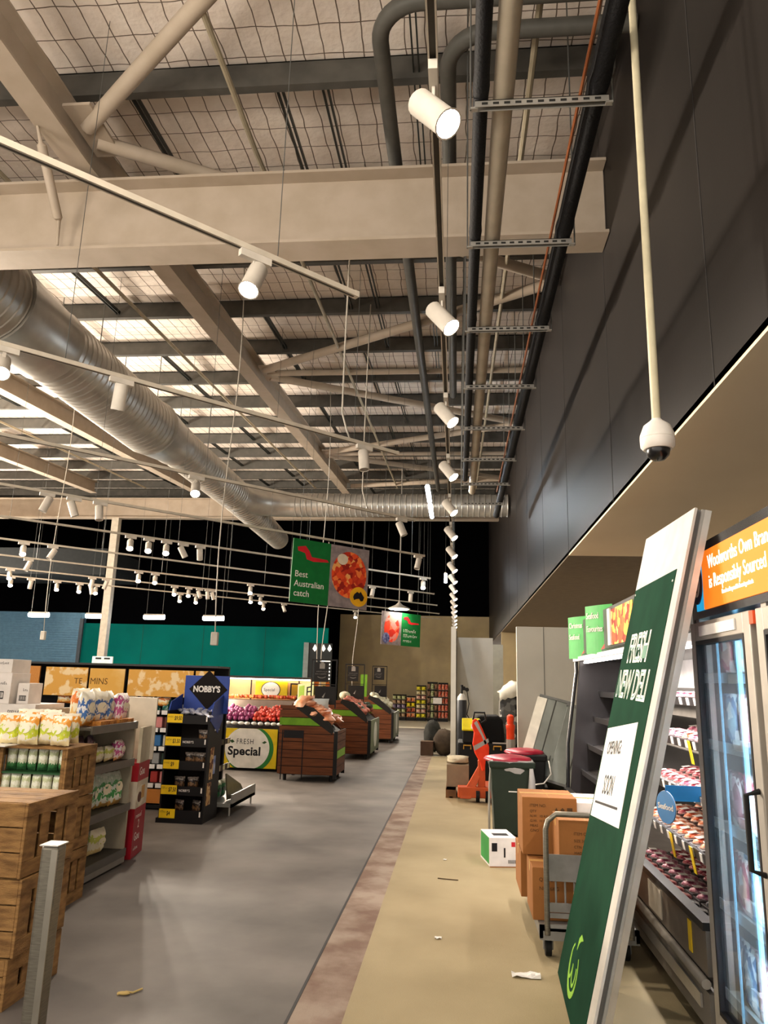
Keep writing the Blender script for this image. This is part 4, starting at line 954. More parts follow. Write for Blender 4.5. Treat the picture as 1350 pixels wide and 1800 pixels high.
# shrink-wrapped and sheet-covered goods behind
t = thing('wrapped_stock', 'tall shiny shrink-wrapped stack partly under a crumpled white sheet', 'stock', (1.0, 14.9, 0))
MB().box(.82, 1.16, 14.6, 15.2, 0, 1.4).build('wrapped_stack', blotch('wrap_glints', ['3a3a3a', '5b5b5a', '242424', 'b9b6b0', '444444'], 8., .2), t, bevel=.06)
MB().box(1.18, 1.4, 14.5, 15.2, 0, 1.22).build('dark_unit', black_gloss, t, bevel=.03)
b = MB(); rr = random.Random(8); n = 12; vs = []
for j in range(n+1):
    for i in range(n+1):
        u_ = i/n; v_ = j/n; vs.append((.80+.62*u_, 14.45+.8*v_, 1.42+.22*math.sin(PI*min(1, u_*1.1))*math.sin(PI*v_*.8+.4)+.04*rr.random() - (.16 if j == 0 else 0)))
fs = [(j*(n+1)+i, j*(n+1)+i+1, (j+1)*(n+1)+i+1, (j+1)*(n+1)+i) for j in range(n) for i in range(n)]
o = b.add(vs, fs).build('white_sheet', mat('sheet_white', 'c9c4b6', .6), t, smooth=True); md = o.modifiers.new('t', 'SOLIDIFY'); md.thickness = .01
# leaning sheet-metal ducts in front of the coolroom wall
def duct_box(M, w, l, d, label, strap=True):
    t = thing('sheet_metal_duct', label, 'duct', M=M)
    MB().box(-w/2, w/2, 0, l, 0, d).build('duct_shell', mat('sheet_metal', '8f9692', .3, .7, c2='7c827e', ns=3), t, bevel=.006, local=True)
    MB().box(-w/2-.012, w/2+.012, l-.03, l, -.012, d+.012).box(-w/2-.012, w/2+.012, 0, .03, -.012, d+.012).build('flange', galv, t, local=True)
    MB().box(-.006, .006, .0, l, d, d+.006).build('seam', mat('seam_dark', '33332f', .5), t, local=True)
    if strap:
        MB().box(-w/2-.03, -w/2+.09, .0, l*.96, d+.006, d+.014).build('white_wrap', mat('wrap_white', 'd6d2c4', .5), t, local=True)
    scribble(t, Matrix.Translation((.03, l*.22, d+.007)), .12, .06, ink, int(w*100), 'pen_mark', local=True)
    return t
e1 = Vector((.80, -.58, -.16)).normalized(); e2 = Vector((.42, .45, .78)); 
def lean(o, u, v): return frame(o, u, (Vector(v) - Vector(u).normalized()*Vector(u).normalized().dot(Vector(v))))
duct_box(lean((.98, 9.62, .46), (.93, -.30, -.22), (.36, .30, .88)), .40, 1.0, .22, 'silver rectangular duct with a white wrap leaning at the coolroom wall')
duct_box(lean((1.30, 9.42, .36), (.93, -.30, -.22), (.40, .30, .86)), .44, 1.0, .22, 'plain silver rectangular duct leaning in front, marked with felt pen', False)
tag(MB().box(.95, 1.75, 9.45, 10.2, .0, .40).build('black_skip', mat('skip_black', '161616', .6), bevel=.02), 'low black crate holding the leaning silver ducts', 'crate')
# rubbish at the end of the strip
m1 = mat('sack_dark', '3a3a36', .8, c2='26261f', ns=6, bump=.5, bs=18)
for (c, d, l, m_) in (((-.56, 18.2, .36), (.22, .3, .36), 'lumpy dark rubbish sack at the far end of the stained strip', m1), ((-.28, 17.5, .28), (.25, .28, .29), 'squat grey-brown rubbish sack before the white post', mat('sack_brown', '5a4d3f', .85, c2='463b30', ns=5, bump=.5, bs=18))):
    tag(MB().blob(c, d, 18, 12, None, .12, random.Random(2)).build('rubbish_sack', m_, smooth=True), l, 'sack')
carton(-.80, -.52, 17.25, 17.6, 0.003, .30, 'dull brown carton at the far corner of the stained strip', mat('dim_carton', '5c463a', .85))
tag(MB().lathe([(.1, 0), (.12, .26), (.13, .27), (.125, .275), (.11, .26)], Matrix.Translation((-.28, 19.2, 0))).build('white_bucket', wht, smooth='auto'), 'white bucket behind the rubbish sacks', 'bucket')
# litter
for (px, py, w_, d_, l, m_) in ((925, 1718, .16, .07, 'crumpled white paper with print, largest scrap on the concrete', paper), (770, 1650, .045, .04, 'small square of white paper on the concrete', paper), (782, 1512, .03, .03, 'tiny white scrap beyond the small square', paper)):
    r = ray(px, py); P = Vector((0, 0, CAMH)) + r*(-CAMH/r.z); b = MB(); n = 6; rr = random.Random(px); vs = []
    for j in range(n+1):
        for i in range(n+1): vs.append((P.x+w_*(i/n-.5), P.y+d_*(j/n-.5)+.01*rr.random(), .004+.018*rr.random()*min(1, w_*8)))
    o = b.add(vs, [(j*(n+1)+i, j*(n+1)+i+1, (j+1)*(n+1)+i+1, (j+1)*(n+1)+i) for j in range(n) for i in range(n)]).build('paper_scrap', m_); md = o.modifiers.new('s', 'SOLIDIFY'); md.thickness = .002; tag(o, l, 'litter')
r = ray(225, 1748); P = Vector((0, 0, CAMH)) + r*(-CAMH/r.z)
b = MB().tube([(P.x-.05, P.y-.02, .004), (P.x-.01, P.y, .012), (P.x+.02, P.y+.01, .006), (P.x+.05, P.y+.06, .008)], .005, 6).blob((P.x-.02, P.y-.01, .008), (.035, .015, .008), 8, 6)
tag(b.build('leaf_scrap', mat('straw', 'b89f63', .8)), 'straw-coloured dry scrap on the grey vinyl', 'litter')
r = ray(850, 1495); P = Vector((0, 0, CAMH)) + r*(-CAMH/r.z)
tag(MB().tube([(-.15, 6.72, .004), (-.1, 6.7, .006), (.02, 6.69, .004)], .004, 5).build('twig', mat('twig_brown', '4a3a28', .8)), 'thin dark strip lying on the concrete', 'litter')
# ================================================================ TIMBER CRATES (left foreground)
def crate(M, w, d, h, label, open_front=False, group=None):
    """w along x, d along y, h up; the +x side is a frame with two upright slats"""
    t = thing('wooden_crate', label, 'crate', M=M, group=group); g = .006; th = .016
    for nm, x0, s in (('slatted_side', w/2-th, 1), ('slatted_side', -w/2, -1)):
        b = MB()
        b.box(x0, x0+th, -d/2, d/2, 0, .075).box(x0, x0+th, -d/2, d/2, h-.075, h-g)
        b.box(x0, x0+th, -d/2, -d/2+.11, .075, h-.075).box(x0, x0+th, d/2-.10, d/2, .075, h-.075)
        b.box(x0, x0+th*.7, -d/2+.15, -d/2+.23, .075, h-.075).box(x0, x0+th*.7, d/2-.20, d/2-.125, .075, h-.075)
        b.build(nm, wood, t, local=True, bevel=.003)
    b = MB(); n = 3; ph = (h-g)/n
    if not open_front:
        for i in range(n): b.box(-w/2+th, w/2-th, -d/2, -d/2+th, i*ph+.003, (i+1)*ph-.003)
        b.build('front_boards', wood, t, local=True, bevel=.003)
    b = MB()
    for i in range(n): b.box(-w/2+th, w/2-th, d/2-th, d/2, i*ph+.003, (i+1)*ph-.003)
    b.build('rear_boards', wood, t, local=True, bevel=.003)
    for nm, z in (('top_boards', h-g-.012), ('base_boards', 0)):
        b = MB(); m = 4; q = (d-2*th)/m
        for i in range(m): b.box(-w/2+th, w/2-th, -d/2+th+i*q+.004, -d/2+th+(i+1)*q-.004, z, z+.012)
        b.build(nm, wood, t, local=True)
    for sx in (-1, 1):
        for sy in (-1, 1): MB().box(sx*(w/2-.04)-.012, sx*(w/2-.04)+.012, sy*(d/2-.035)-.012, sy*(d/2-.035)+.012, .012, h-.02).build('corner_post', wood, t, local=True)
    return t
def T_(x, y, z, r=0): return Matrix.Translation((x, y, z)) @ Matrix.Rotation(r, 4, 'Z')
h = .36
crate(T_(-2.43, 4.05, .59, -.02), .56, .50, h, 'weathered wooden crate on top of the nearest stack at the left edge')
crate(T_(-2.43, 4.05, .23, .02), .56, .50, h, 'weathered wooden crate in the middle of the nearest stack at the left edge')
crate(T_(-2.45, 4.05, .0, -.01), .58, .50, .23, 'low wooden crate at the foot of the nearest stack')
crate(T_(-2.99, 5.43, .72, .02), .54, .46, h, 'open-fronted wooden crate full of pale green packets, topmost of the farther stack', True)
crate(T_(-2.99, 5.43, .36, -.02), .54, .46, h, 'wooden crate under the open one in the farther stack')
crate(T_(-2.985, 5.43, .0, .01), .54, .46, h, 'wooden crate on the floor at the foot of the farther stack')
# packets inside the open crate
pk = banded('leek_pack', ['2e5a34', '3c7342', 'c9cbb0', 'dfe0cf', 'b9c095', 'd6d8c4'], noise=.08); first = None
for row, z in ((0, .735), (1, .905)):
    for i in range(6):
        x = -3.19+i*.078; M = T_(x, 5.27+.05*row, z, .3*math.sin(i*2+row))
        if not first:
            first = MB().pillow(.072, .155, .06, None, 8, .15, 4).build('vegetable_packet', pk, smooth=True); first.matrix_basis = M; tag(first, 'pale green packet standing inside the open wooden crate', 'packet', 'packets in the open crate')
        else: dup(first, M=M)
tag(MB().box(-3.22, -2.76, 5.23, 5.6, .892, .902).build('green_divider', mat('divider_green', '27512e', .5)), 'dark green tray between two rows of packets in the open crate', 'tray')
# steel corner post
P = pix(97, 1484, 2.9)
t = thing('metal_post', 'upright stainless corner post in front of the nearest crates', 'post', (P.x, 2.9, 0))
MB().box(P.x-.035, P.x+.035, 2.86, 2.93, 0, P.z).build('post_body', grey_metal, t, bevel=.012)
MB().box(P.x+.012, P.x+.036, 2.855, 2.86, 0, P.z-.01).build('raised_edge', mat('edge_bright', '9c978a', .3, .7), t)
MB().box(P.x-.037, P.x+.037, 2.853, 2.935, P.z, P.z+.006).build('post_cap', alu, t, bevel=.002)

# ================================================================ SNACK BAGS
def bag(M, w, h, t_, m, label, group, seed=1, child=None):
    o = MB().pillow(w, h, t_, None, 10, .16, seed).build('snack_bag', m, smooth=True); o.matrix_basis = M; WM[o.name] = M.copy(); tag(o, label, 'bag', group)
    if child:
        MB().prism(ellipse(0, h*.55, w*.27, h*.16), 0, .001, frame((0, -t_*.5-.002, 0), (1,0,0), (0,0,1))).build('bag_logo', child, o, local=True)
    return reg(o)
yg = banded('yellow_green_bag', ['e9d9a8', 'e8e2cf', 'c8cf3a', 'b5c42f', 'e9e3c9', 'e79b32', 'efe9d6'], noise=.14)
yb0 = bag(T_(-3.24, 5.33, 1.082, .3), .17, .215, .10, yg, 'crinkled yellow and green snack bag standing on top of the open crate', 'bags on top of the open crate', 2, mat('bag_logo_cream', 'efe7cf', .5))
for i, (x, y, r, s) in enumerate(((-3.08, 5.30, -.1, .98), (-2.95, 5.36, .25, 1.05), (-2.83, 5.29, -.2, .95), (-2.88, 5.48, .5, 1.0), (-3.04, 5.50, -.3, 1.1), (-3.2, 5.52, .2, 1.1))):
    dup(yb0, M=T_(x, y, 1.082, r) @ Matrix.Rotation(.12*math.sin(i*3), 4, 'X') @ Matrix.Scale(s, 4))
tag(MB().box(-3.42, -3.16, 5.16, 5.34, 1.074, 1.080).build('paper_sheet', paper), 'loose white printed sheet under the left bag on the open crate', 'paper')

# ================================================================ SHELF UNIT FACING THE AISLE
sx = -2.85
t = thing('shelf_unit', 'charcoal gondola shelf unit beside the wooden crates, facing the aisle', 'shelf', (-3.1, 6.4, 0))
pale = mat('gondola_beige', 'a39a88', .6)
MB().box(-3.36, -3.33, 5.75, 6.68, .05, 1.30).build('back_panel', pale, t)
MB().box(-3.33, -2.87, 6.65, 6.68, .05, 1.19).build('end_panel', pale, t)
MB().box(-3.36, -2.95, 6.655, 6.68, 1.19, 1.33).build('end_topper', mat('gondola_pale', 'c9c0b2', .6), t)
for z in (1.175, .86, .49, .12):
    s = MB().box(-3.33, sx, 5.78, 6.64, z-.02, z).build('shelf', mat('shelf_grey', '4b4843', .5), t)
    MB().box(sx-.001, sx+.012, 5.78, 6.64, z-.05, z+.012).build('shelf_edge', mat('shelf_edge_grey', '5d5a55', .4, .3), s)
MB().box(-3.33, sx-.01, 5.8, 6.62, .0, .05).build('kick_plate', black_mat, t)
MB().box(sx-.01, sx+.004, 5.78, 6.64, .02, .105).build('base_front', mat('base_alu', '8f8b83', .4, .4), t)
blu = banded('blue_white_bag', ['e79a3c', 'e9dcc0', '3e6fb5', 'e6e6ea', '3a64a8', 'e8e2d0', 'f0ead8'], noise=.16)
org = banded('orange_bag', ['e8862c', 'ecc27a', 'f0e3c2', 'e07a28', 'efe6cf'], noise=.16)
pnk = banded('pink_bag', ['e9a36a', 'ecd9d6', 'c65a92', 'eee6ea', 'b9468a', 'efe9e6'], noise=.16)
grn = banded('green_white_bag', ['c9a25a', 'e4e8e0', '3f9a4f', 'dfe8e0', '2f7f3f', 'a9b8aa', 'cfd6cc'], noise=.14)
ylw = banded('pale_yellow_bag', ['e2c98a', 'efe6c8', 'c9cf60', 'f0ead2'], noise=.14)
def row(m, z, ys, x0, xs_, label, group, w=.19, h_=.24, th=.09, seed=1, rz=PI/2):
    f = None
    for i, y in enumerate(ys):
        M = T_(x0+.03*math.sin(i*5), y, z, rz+.25*math.sin(i*2.1+seed)) @ Matrix.Rotation(.1*math.sin(i*1.7), 4, 'X')
        if not f: f = bag(M, w, h_, th, m, label, group, seed, MC['bag_logo_cream'])
        else: dup(f, M=M)
    return f
row(blu, 1.178, [5.92, 6.14, 6.33], -2.98, 1, 'white and blue snack bag on the top shelf of the aisle unit', 'blue bags on the top shelf', .21, .27, .1, 3)
row(org, 1.178, [6.05, 6.30], -3.10, 1, 'orange and cream snack bag behind the blue ones on the top shelf', 'orange bags on the top shelf', .2, .29, .1, 5)
row(pnk, 1.178, [6.48, 6.56], -2.96, 1, 'white and pink snack bag at the right of the top shelf', 'pink bags on the top shelf', .18, .25, .1, 7)
for i, y in enumerate((6.12, 6.46)):
    tag(MB().box(-2.99, -2.87, y-.14, y+.15, 1.177, 1.215).build('display_tray', mat('tray_orange', 'c98a3e', .7, c2='8a4f22', ns=30)), 'orange cardboard display tray on the top shelf, %s' % ('under the blue bags' if i == 0 else 'under the pink bags'), 'tray')
row(ylw, .862, [5.98, 6.2, 6.42], -2.98, 1, 'pale yellow bag slumped on the second shelf of the aisle unit', 'pale bags on the second shelf', .2, .13, .11, 4)
row(pnk, .862, [6.52], -2.95, 1, 'single pink bag at the right of the second shelf', 'pink bag', .17, .17, .1, 9)
row(banded('mauve_jar_pack', ['7a5a63', 'b9a0a6', '8f6f78', '5b3f4a'], noise=.1), .862, [6.0, 6.18, 6.36, 6.52], -3.22, 1, 'dim mauve packet at the back of the second shelf', 'mauve packets on the second shelf', .15, .2, .08, 8)
row(grn, .492, [5.93, 6.15, 6.37, 6.54], -2.97, 1, 'green and white bag standing on the third shelf', 'green bags on the third shelf', .21, .27, .11, 6)
row(ylw, .122, [6.02, 6.40], -2.99, 1, 'yellow and cream bag leaning on the bottom shelf', 'yellow bags on the bottom shelf', .2, .2, .12, 10)
# white printed cartons stacked behind the bags
cw = mat('carton_offwhite', 'cfc8c2', .75)
def pcarton(x0, x1, y0, y1, z0, z1, label, bars=True):
    t = thing('white_carton', label, 'box', ((x0+x1)/2, (y0+y1)/2, z0))
    MB().box(x0, x1, y0, y1, z0, z1).build('carton', cw, t, bevel=.003); M = frame((x0, y0-.001, z0), (1,0,0), (0,0,1)); w = x1-x0; h = z1-z0
    scribble(t, M @ Matrix.Translation((w*.5, h*.62, 0)), w*.34, .022, ink, int(z0*10), local=False)
    if bars:
        b = MB(); b.box(w*.2, w*.8, h*.15, h*.19, 0, .001, M).box(w*.2, w*.8, h*.36, h*.40, 0, .001, M).box(w*.2, w*.22, h*.15, h*.4, 0, .001, M).box(w*.78, w*.8, h*.15, h*.4, 0, .001, M)
        for i in range(14):
            if i % 5 != 4: b.box(w*(.25+.036*i), w*(.265+.036*i), h*.2, h*.35, 0, .001, M)
        b.build('barcode_block', ink, t)
tag(MB().box(-4.03, -3.365, 5.78, 6.4, .0, 1.16).build('display_plinth', mat('plinth_dark', '2b2926', .7)), 'dark plinth behind the farther crates carrying the white cartons', 'plinth')
tag(MB().box(-3.92, -3.37, 5.85, 6.3, 1.16, 1.335).build('wide_carton', cw), 'wide white carton lowest of the carton stack', 'box')
scribble(bpy.data.objects['wide_carton'], frame((-3.60, 5.849, 1.27), (1,0,0), (0,0,1)), .17, .028, ink, 5, local=False)
pcarton(-3.89, -3.62, 5.88, 6.15, 1.335, 1.58, 'white carton with barcode block on the wide white carton')
pcarton(-3.88, -3.63, 5.88, 6.15, 1.58, 1.69, 'slim white carton on top of the carton stack', False)
pcarton(-3.60, -3.50, 5.95, 6.15, 1.335, 1.50, 'half-hidden white carton right of the barcode carton')
# shelving at the far left edge with picture boxes
t = thing('shelf_unit', 'dark shelf unit at the left edge behind the open crate', 'shelf', (-4.6, 6.7, 0))
for z in (1.13, .8, .45, .12):
    s = MB().box(-5.6, -4.08, 6.5, 7.0, z-.025, z).build('shelf', MC['shelf_grey'], t)
    MB().box(-5.6, -4.08, 6.488, 6.5, z-.05, z+.012).build('shelf_edge', MC['ticket_rail_black'], s)
    for k in range(5): MB().box(-5.5+.3*k, -5.42+.3*k, 6.484, 6.488, z-.04, z+.005).build('price_ticket', paper, s)
MB().box(-5.6, -4.06, 7.0, 7.04, 0, 1.35).build('back_panel', black_mat, t); MB().box(-4.08, -4.05, 6.5, 7.04, 0, 1.2).build('end_panel', black_mat, t)
pb0 = None
for i in range(9):
    x = -5.18+.118*i
    if not pb0:
        pb0 = thing('picture_box', 'white box with purple lid band and round orange picture on the left shelf', 'box', (x, 6.56, 1.132), group='white picture boxes on the left shelf')
        MB().box(-.052, .052, 0, .16, 0, .20).build('carton', wht, pb0, local=True, bevel=.003)
        MB().box(-.05, .05, -.001, 0, .15, .185).build('purple_band', mat('band_purple', '7d5577', .5), pb0, local=True)
        MB().prism(ellipse(.01, .06, .028, .028), 0, .001, frame((0, -.001, 0), (1,0,0), (0,0,1))).build('round_picture', mat('picture_orange', 'c9822f', .5), pb0, local=True); reg(pb0)
    else: dup(pb0, (x, 6.56, 1.132))
f = None
for z in (.802, .452):
    for i in range(7):
        M = T_(-5.1+.16*i, 6.62, z, .1*math.sin(i*3))
        if not f: f = bag(M, .15, .24, .09, banded('dark_green_bag', ['1f3a22', '2f5a34', 'c9d06a', '27462b'], noise=.1), 'dark green packet on the lower left shelves', 'green packets on the left shelves', 3)
        else: dup(f, M=M)
# red and white cardboard display at the end of the unit
t = thing('cardboard_display', 'red and white cardboard display bin at the far end of the aisle shelves', 'display', (-2.95, 7.2, 0))
rd = mat('display_red', '9c1526', .45); pd = mat('display_pale', 'c9bfae', .5)
G = Matrix.Translation((-2.86, 6.80, 0)) @ Matrix.Rotation(.15, 4, 'Z')
MB().box(-.38, 0, 0, .38, 0, .42, G).build('red_base', rd, t); MB().box(-.38, 0, 0, .38, .42, .65, G).build('pale_band', pd, t)
MB().box(-.38, 0, 0, .38, .65, .81, G).build('red_band', rd, t); MB().box(-.36, .03, .34, .37, .81, 1.38, G).build('back_card', pd, t)
MB().box(-.03, 0, 0.02, .34, .81, 1.12, G).build('side_sleeve', mat('clear_sleeve', 'bdb8a6', .2), t)
FM = G @ frame((-.38, -.001, 0), (1,0,0), (0,0,1)); RM = G @ frame((.001, 0, 0), (0,1,0), (0,0,1))
text('rox', .085, FM @ Matrix.Translation((.14, .70, 0)), paper, t, ex=.0006)
text('Gou', .10, RM @ Matrix.Translation((.04, .70, 0)), paper, t, ex=.0006); text('2', .10, RM @ Matrix.Translation((.14, .24, 0)), paper, t, ex=.0006)
text('Gou', .10, RM @ Matrix.Translation((.05, .14, 0)), paper, t, ex=.0006); scribble(t, RM @ Matrix.Translation((.05, .33, 0)), .2, .04, paper, 2, local=False); scribble(t, RM @ Matrix.Translation((.06, .06, 0)), .14, .03, paper, 3, local=False)
MB().prism(ellipse(.14, .52, .13, .09, 24), -.001, .003, RM).build('plate_picture', mat('plate_white', 'd9d2c2', .5), t)
MB().prism(ellipse(.10, .51, .06, .045, 20), .003, .005, RM).build('sauce_picture', mat('sauce_brown', '5a2618', .5), t)
b = MB()
for i in range(6): b.box(.15+.018*i, .16+.018*i, .49, .60, .005, .008, RM)
b.build('chip_sticks_picture', mat('sticks_tan', 'c39a62', .6), t)

# ================================================================ CROSS SHELVING WITH ORANGE HEADER BOARDS
t = thing('wall_shelving', 'long black shelving under orange header boards behind the snack stand', 'shelf', (-5, 9.5, 0))
Y = 9.2
MB().box(-7.6, -2.98, Y+.5, Y+.55, 0, 1.72).build('back_panel', black_mat, t)
MB().box(-7.6, -2.98, Y+.02, Y+.5, 1.695, 1.72).build('top_canopy', dark_metal, t)
MB().box(-7.6, -3.35, Y+.02, Y+.5, .02, .06).build('base', black_mat, t)
MB().box(-7.6, -3.35, Y+.0, Y+.02, .08, .24).build('orange_kick', mat('kick_orange', 'c07a35', .6), t)
for z in (1.16, .95, .73, .52, .30):
    s = MB().box(-7.6, -3.35, Y+.03, Y+.5, z-.02, z).build('shelf', MC['shelf_dark'], t)
    for k in range(9):
        xx = -3.42-.13*k; MB().box(xx-.10, xx, Y+.012, Y+.03, z-.045, z+.005).build('price_ticket', paper, s)
MB().box(-3.38, -3.35, Y+.03, Y+.5, 0, 1.25).build('end_panel', black_mat, t)
bo = mat('board_orange', 'c98b48', .7, c2='b9793a', ns=120, emit=.0); by = mat('board_yellow', 'd9a64e', .6, c2='e2bd7a', ns=2.5, ramp=(.45, .6))
mat('print_brown', '6a4a1f', .6)
bf = mat('board_floral', 'd6a04a', .6, c2='e9cfa0', ns=7, ramp=(.5, .56))
for (x0, x1, z0, z1, m_, nm) in ((-6.9, -5.30, 1.29, 1.665, bo, 'plain_orange_board'), (-5.22, -4.66, 1.31, 1.66, bf, 'floral_board'), (-4.63, -4.17, 1.33, 1.655, by, 'yellow_board'), (-4.12, -3.28, 1.33, 1.655, bf, 'floral_board'), (-3.25, -3.02, 1.33, 1.655, bf, 'floral_board')):
    bo_ = MB().box(x0, x1, Y, Y+.02, z0, z1).build(nm, m_, t)
    if nm == 'yellow_board': text('MINS', .11, frame((x0+.01, Y-.001, 1.46), (1,0,0), (0,0,1)), mat('print_brown', '6a4a1f', .6), bo_, ex=.0006, xs=.95)
    if x0 == -5.22: text('TE', .10, frame((x1-.17, Y-.001, 1.46), (1,0,0), (0,0,1)), MC['print_brown'], bo_, ex=.0006)
cl = [('red_pack', ['c02a22', 'e04a34', '8f1a16'], 'red pack on the top of the black shelving', 1.162, (-4.1, -3.85)), ('teal_pack', ['1f4f4a', '356f63', '8fb0a5', '163832'], 'dark teal pack beside the snack stand on the black shelving', 1.162, (-3.78, -3.5))]
for nm, cs, l, z, (xa, xb) in cl:
    f = None
    for i in range(3):
        M = T_(xa+(xb-xa)*i/2, Y+.14, z)
        if not f: f = MB().pillow(.12, .15, .08, None, 6, .2, 4).build('packet', blotch(nm, cs, 20.), smooth=True); f.matrix_basis = M; tag(f, l, 'packet', l+'s')
        else: dup(f, M=M)
cols = ['3a6fa5', '9a9a98', 'b03a34', '6a3f30', 'c9c4b8', '2f3f35', 'd98a86']; f = [None]*7
for zi, z in enumerate((.952, .732, .522, .302)):
    for i in range(6):
        k = (i*3+zi) % 7; M = T_(-3.48-.12*i, Y+.16, z)
        if not f[k]:
            o = MB().box(-.045, .045, -.04, .04, 0, .13).build('small_box', mat('goods_%d' % k, cols[k], .6), bevel=.006); o.matrix_basis = M; f[k] = o
            tag(o, '%s small box on the lower black shelves left of the snack stand' % ['blue', 'grey', 'red', 'brown', 'off-white', 'dark green', 'pink'][k], 'box', '%s small boxes on the black shelves' % ['blue', 'grey', 'red', 'brown', 'off-white', 'dark green', 'pink'][k])
        else: dup(f[k], M=M)
f = None
for i in range(7):
    M = T_(-5.0+.22*i, Y+.13, 1.21)
    if not f: f = bag(M, .19, .13, .1, org, 'cream packet on top of the shelving under the header boards', 'cream packets under the header boards', 4)
    else: dup(f, M=M)
# little white easel sign standing at the column
t = thing('menu_board', 'small white board with two dark slots behind the header boards', 'sign', (-9.4, 18.4, 1.6)); 
Q = pix(180, 1163, 18.4)
MB().box(Q.x-.27, Q.x+.27, 18.38, 18.42, 1.5, Q.z+.13).build('board', mat('board_ice', 'bcd3d6', .5), t)
MB().box(Q.x-.18, Q.x-.03, 18.37, 18.38, Q.z+.06, Q.z+.1).box(Q.x+.05, Q.x+.2, 18.37, 18.38, Q.z+.06, Q.z+.1).build('dark_slot', ink, t)
MB().box(Q.x-.02, Q.x+.02, 18.4, 18.44, 0, 1.5).build('stand_pole', alu, t)

# ================================================================ BLACK AND BLUE NUT STAND
x0, x1, y0, y1 = -3.30, -2.79, 8.5, 8.98
t = thing('nut_display_stand', 'tall black cardboard stand with blue header and black diamond reading NOBBYS', 'display', (-3.05, 8.74, 0))
bc = mat('stand_black', '121113', .5); bi = mat('stand_inner', '231d1b', .6); sb_ = mat('stand_blue', '2f4796', .45)
MB().box(x0-.02, x1, y0-.02, y1, 0, .05).build('base_tray', bc, t)
MB().box(x0, x0+.02, y0, y1, .05, 1.2).build('side_panel', bc, t)
sd = MB().box(x1-.02, x1, y0, y1, .05, 1.2).build('side_panel', bc, t)
MB().box(x0+.02, x1-.02, y1-.02, y1, .05, 1.25).build('back_panel', bi, t)
for i, z in enumerate((.05, .30, .57, .82, 1.07)):
    s = MB().box(x0+.02, x1-.02, y0+.01, y1-.02, z, z+.012).build('shelf', bi, t)
    MB().box(x0+.02, x1-.02, y0-.004, y0+.01, z-.01, z+.085).build('shelf_lip', bc, s)
    MB().box(x0+.01, x0+.19, y0-.012, y0-.004, z+.0, z+.095).build('price_card', yellow, s)
    PMx = frame((x0+.01, y0-.0125, z), (1,0,0), (0,0,1))
    text(['$4', '$7.50', '$9', '$3.50', '$9.50'][i], .062, PMx @ Matrix.Translation((.085, .03, 0)), ink, s, 'price_lettering', ex=.0005, xs=.62, bold=.001)
    scribble(s, PMx @ Matrix.Translation((.01, .055, 0)), .06, .022, ink, i, 'price_small_print', .0006, False)
    if i in (1, 3): text("NOBBY'S", .036, frame((x0+.21, y0-.0045, z+.03), (1,0,0), (0,0,1)), paper, s, 'shelf_lettering', ex=.0005, xs=.9)
    MB().box(x1-.045, x1-.03, y0-.006, y0-.004, z+.02, z+.075).build('white_clip', paper, s)
MB().box(x0+.02, x1+.06, y1-.04, y1-.02, 1.16, 1.60).build('blue_header', sb_, t, bevel=.004)
DM = frame(((x0+x1)/2+.06, y1-.041, 1.44), (1,0,0), (0,0,1))
dd = MB().prism([(-.235, 0), (0, -.235), (.235, 0), (0, .225)], 0, .012, DM).build('black_diamond', mat('diamond_black', '120c0b', .8), t)
text("NOBBY'S", .098, DM @ Matrix.Translation((-.185, -.03, .0125)), paper, dd, 'brand_lettering', ex=.001, xs=.86, bold=.0035)
for xx, sgn in ((x0, -1), (x1, 1)):
    m4 = Matrix(((0,0,1,xx),(1,0,0,0),(0,1,0,0),(0,0,0,1)))
    MB().prism([(y0, 1.10), (y0+.1, 1.30), (y1-.03, 1.38), (y1-.03, 1.1), (y0+.3, .95)], -.006, .006, m4).build('blue_wing', sb_, t)
fw = None
for i in range(26):
    rr = random.Random(i); M = Matrix.Translation((x0+.06+.4*rr.random(), y0+.05+.36*rr.random(), 1.15+.03*rr.random())) @ Matrix.Rotation(rr.random()*6, 4, 'Z') @ Matrix.Rotation(.9+rr.random(), 4, 'X')
    if not fw: fw = MB().pillow(.08, .10, .035, None, 6, .2, 2).build('foil_packet', mat('foil_white', 'd3d6e2', .25, .3, c2='6f7fb0', ns=18, ramp=(.5, .6)), smooth=True); fw.matrix_basis = M; tag(fw, 'small white foil packet heaped on top of the nut stand', 'packet', 'white packets heaped on the nut stand')
    else: dup(fw, M=M)
nb = None
for (xx, z, n) in ((x0+.14, .315, 0), (x0+.3, .315, 1), (x0+.25, .585, 2), (x0+.36, .585, 3), (x0+.16, .065, 4), (x0+.36, .065, 5), (x0+.38, .835, 6)):
    M = T_(xx, y0+.2, z, .5*math.sin(n))
    if not nb: nb = bag(M, .13, .15, .06, banded('nut_bag', ['2a1a14', '3d2a20', '7a5a3a', '1c1413', '8a8078'], noise=.2), 'dark brown nut bag left on the shelves of the black stand', 'nut bags in the black stand', 2)
    else: dup(nb, M=M)
SM = frame((x1+.001, y0, 0), (0,1,0), (0,0,1))
MB().box(.20, .36, .98, 1.04, 0, .002, SM).build('white_card', paper, t)
MB().box(.10, .22, .45, .80, 0, .002, SM).box(.06, .2, .18, .42, 0, .002, SM).build('nut_pictures', blotch('nut_print', ['8a5a38', 'c9a06a', '5a2f22', 'd9bc8a'], 22.), t)
MB().box(.22, .30, .50, .70, 0, .002, SM).build('blue_print', mat('print_blue', '4a6fc0', .5, c2='c9d0e2', ns=9), t)

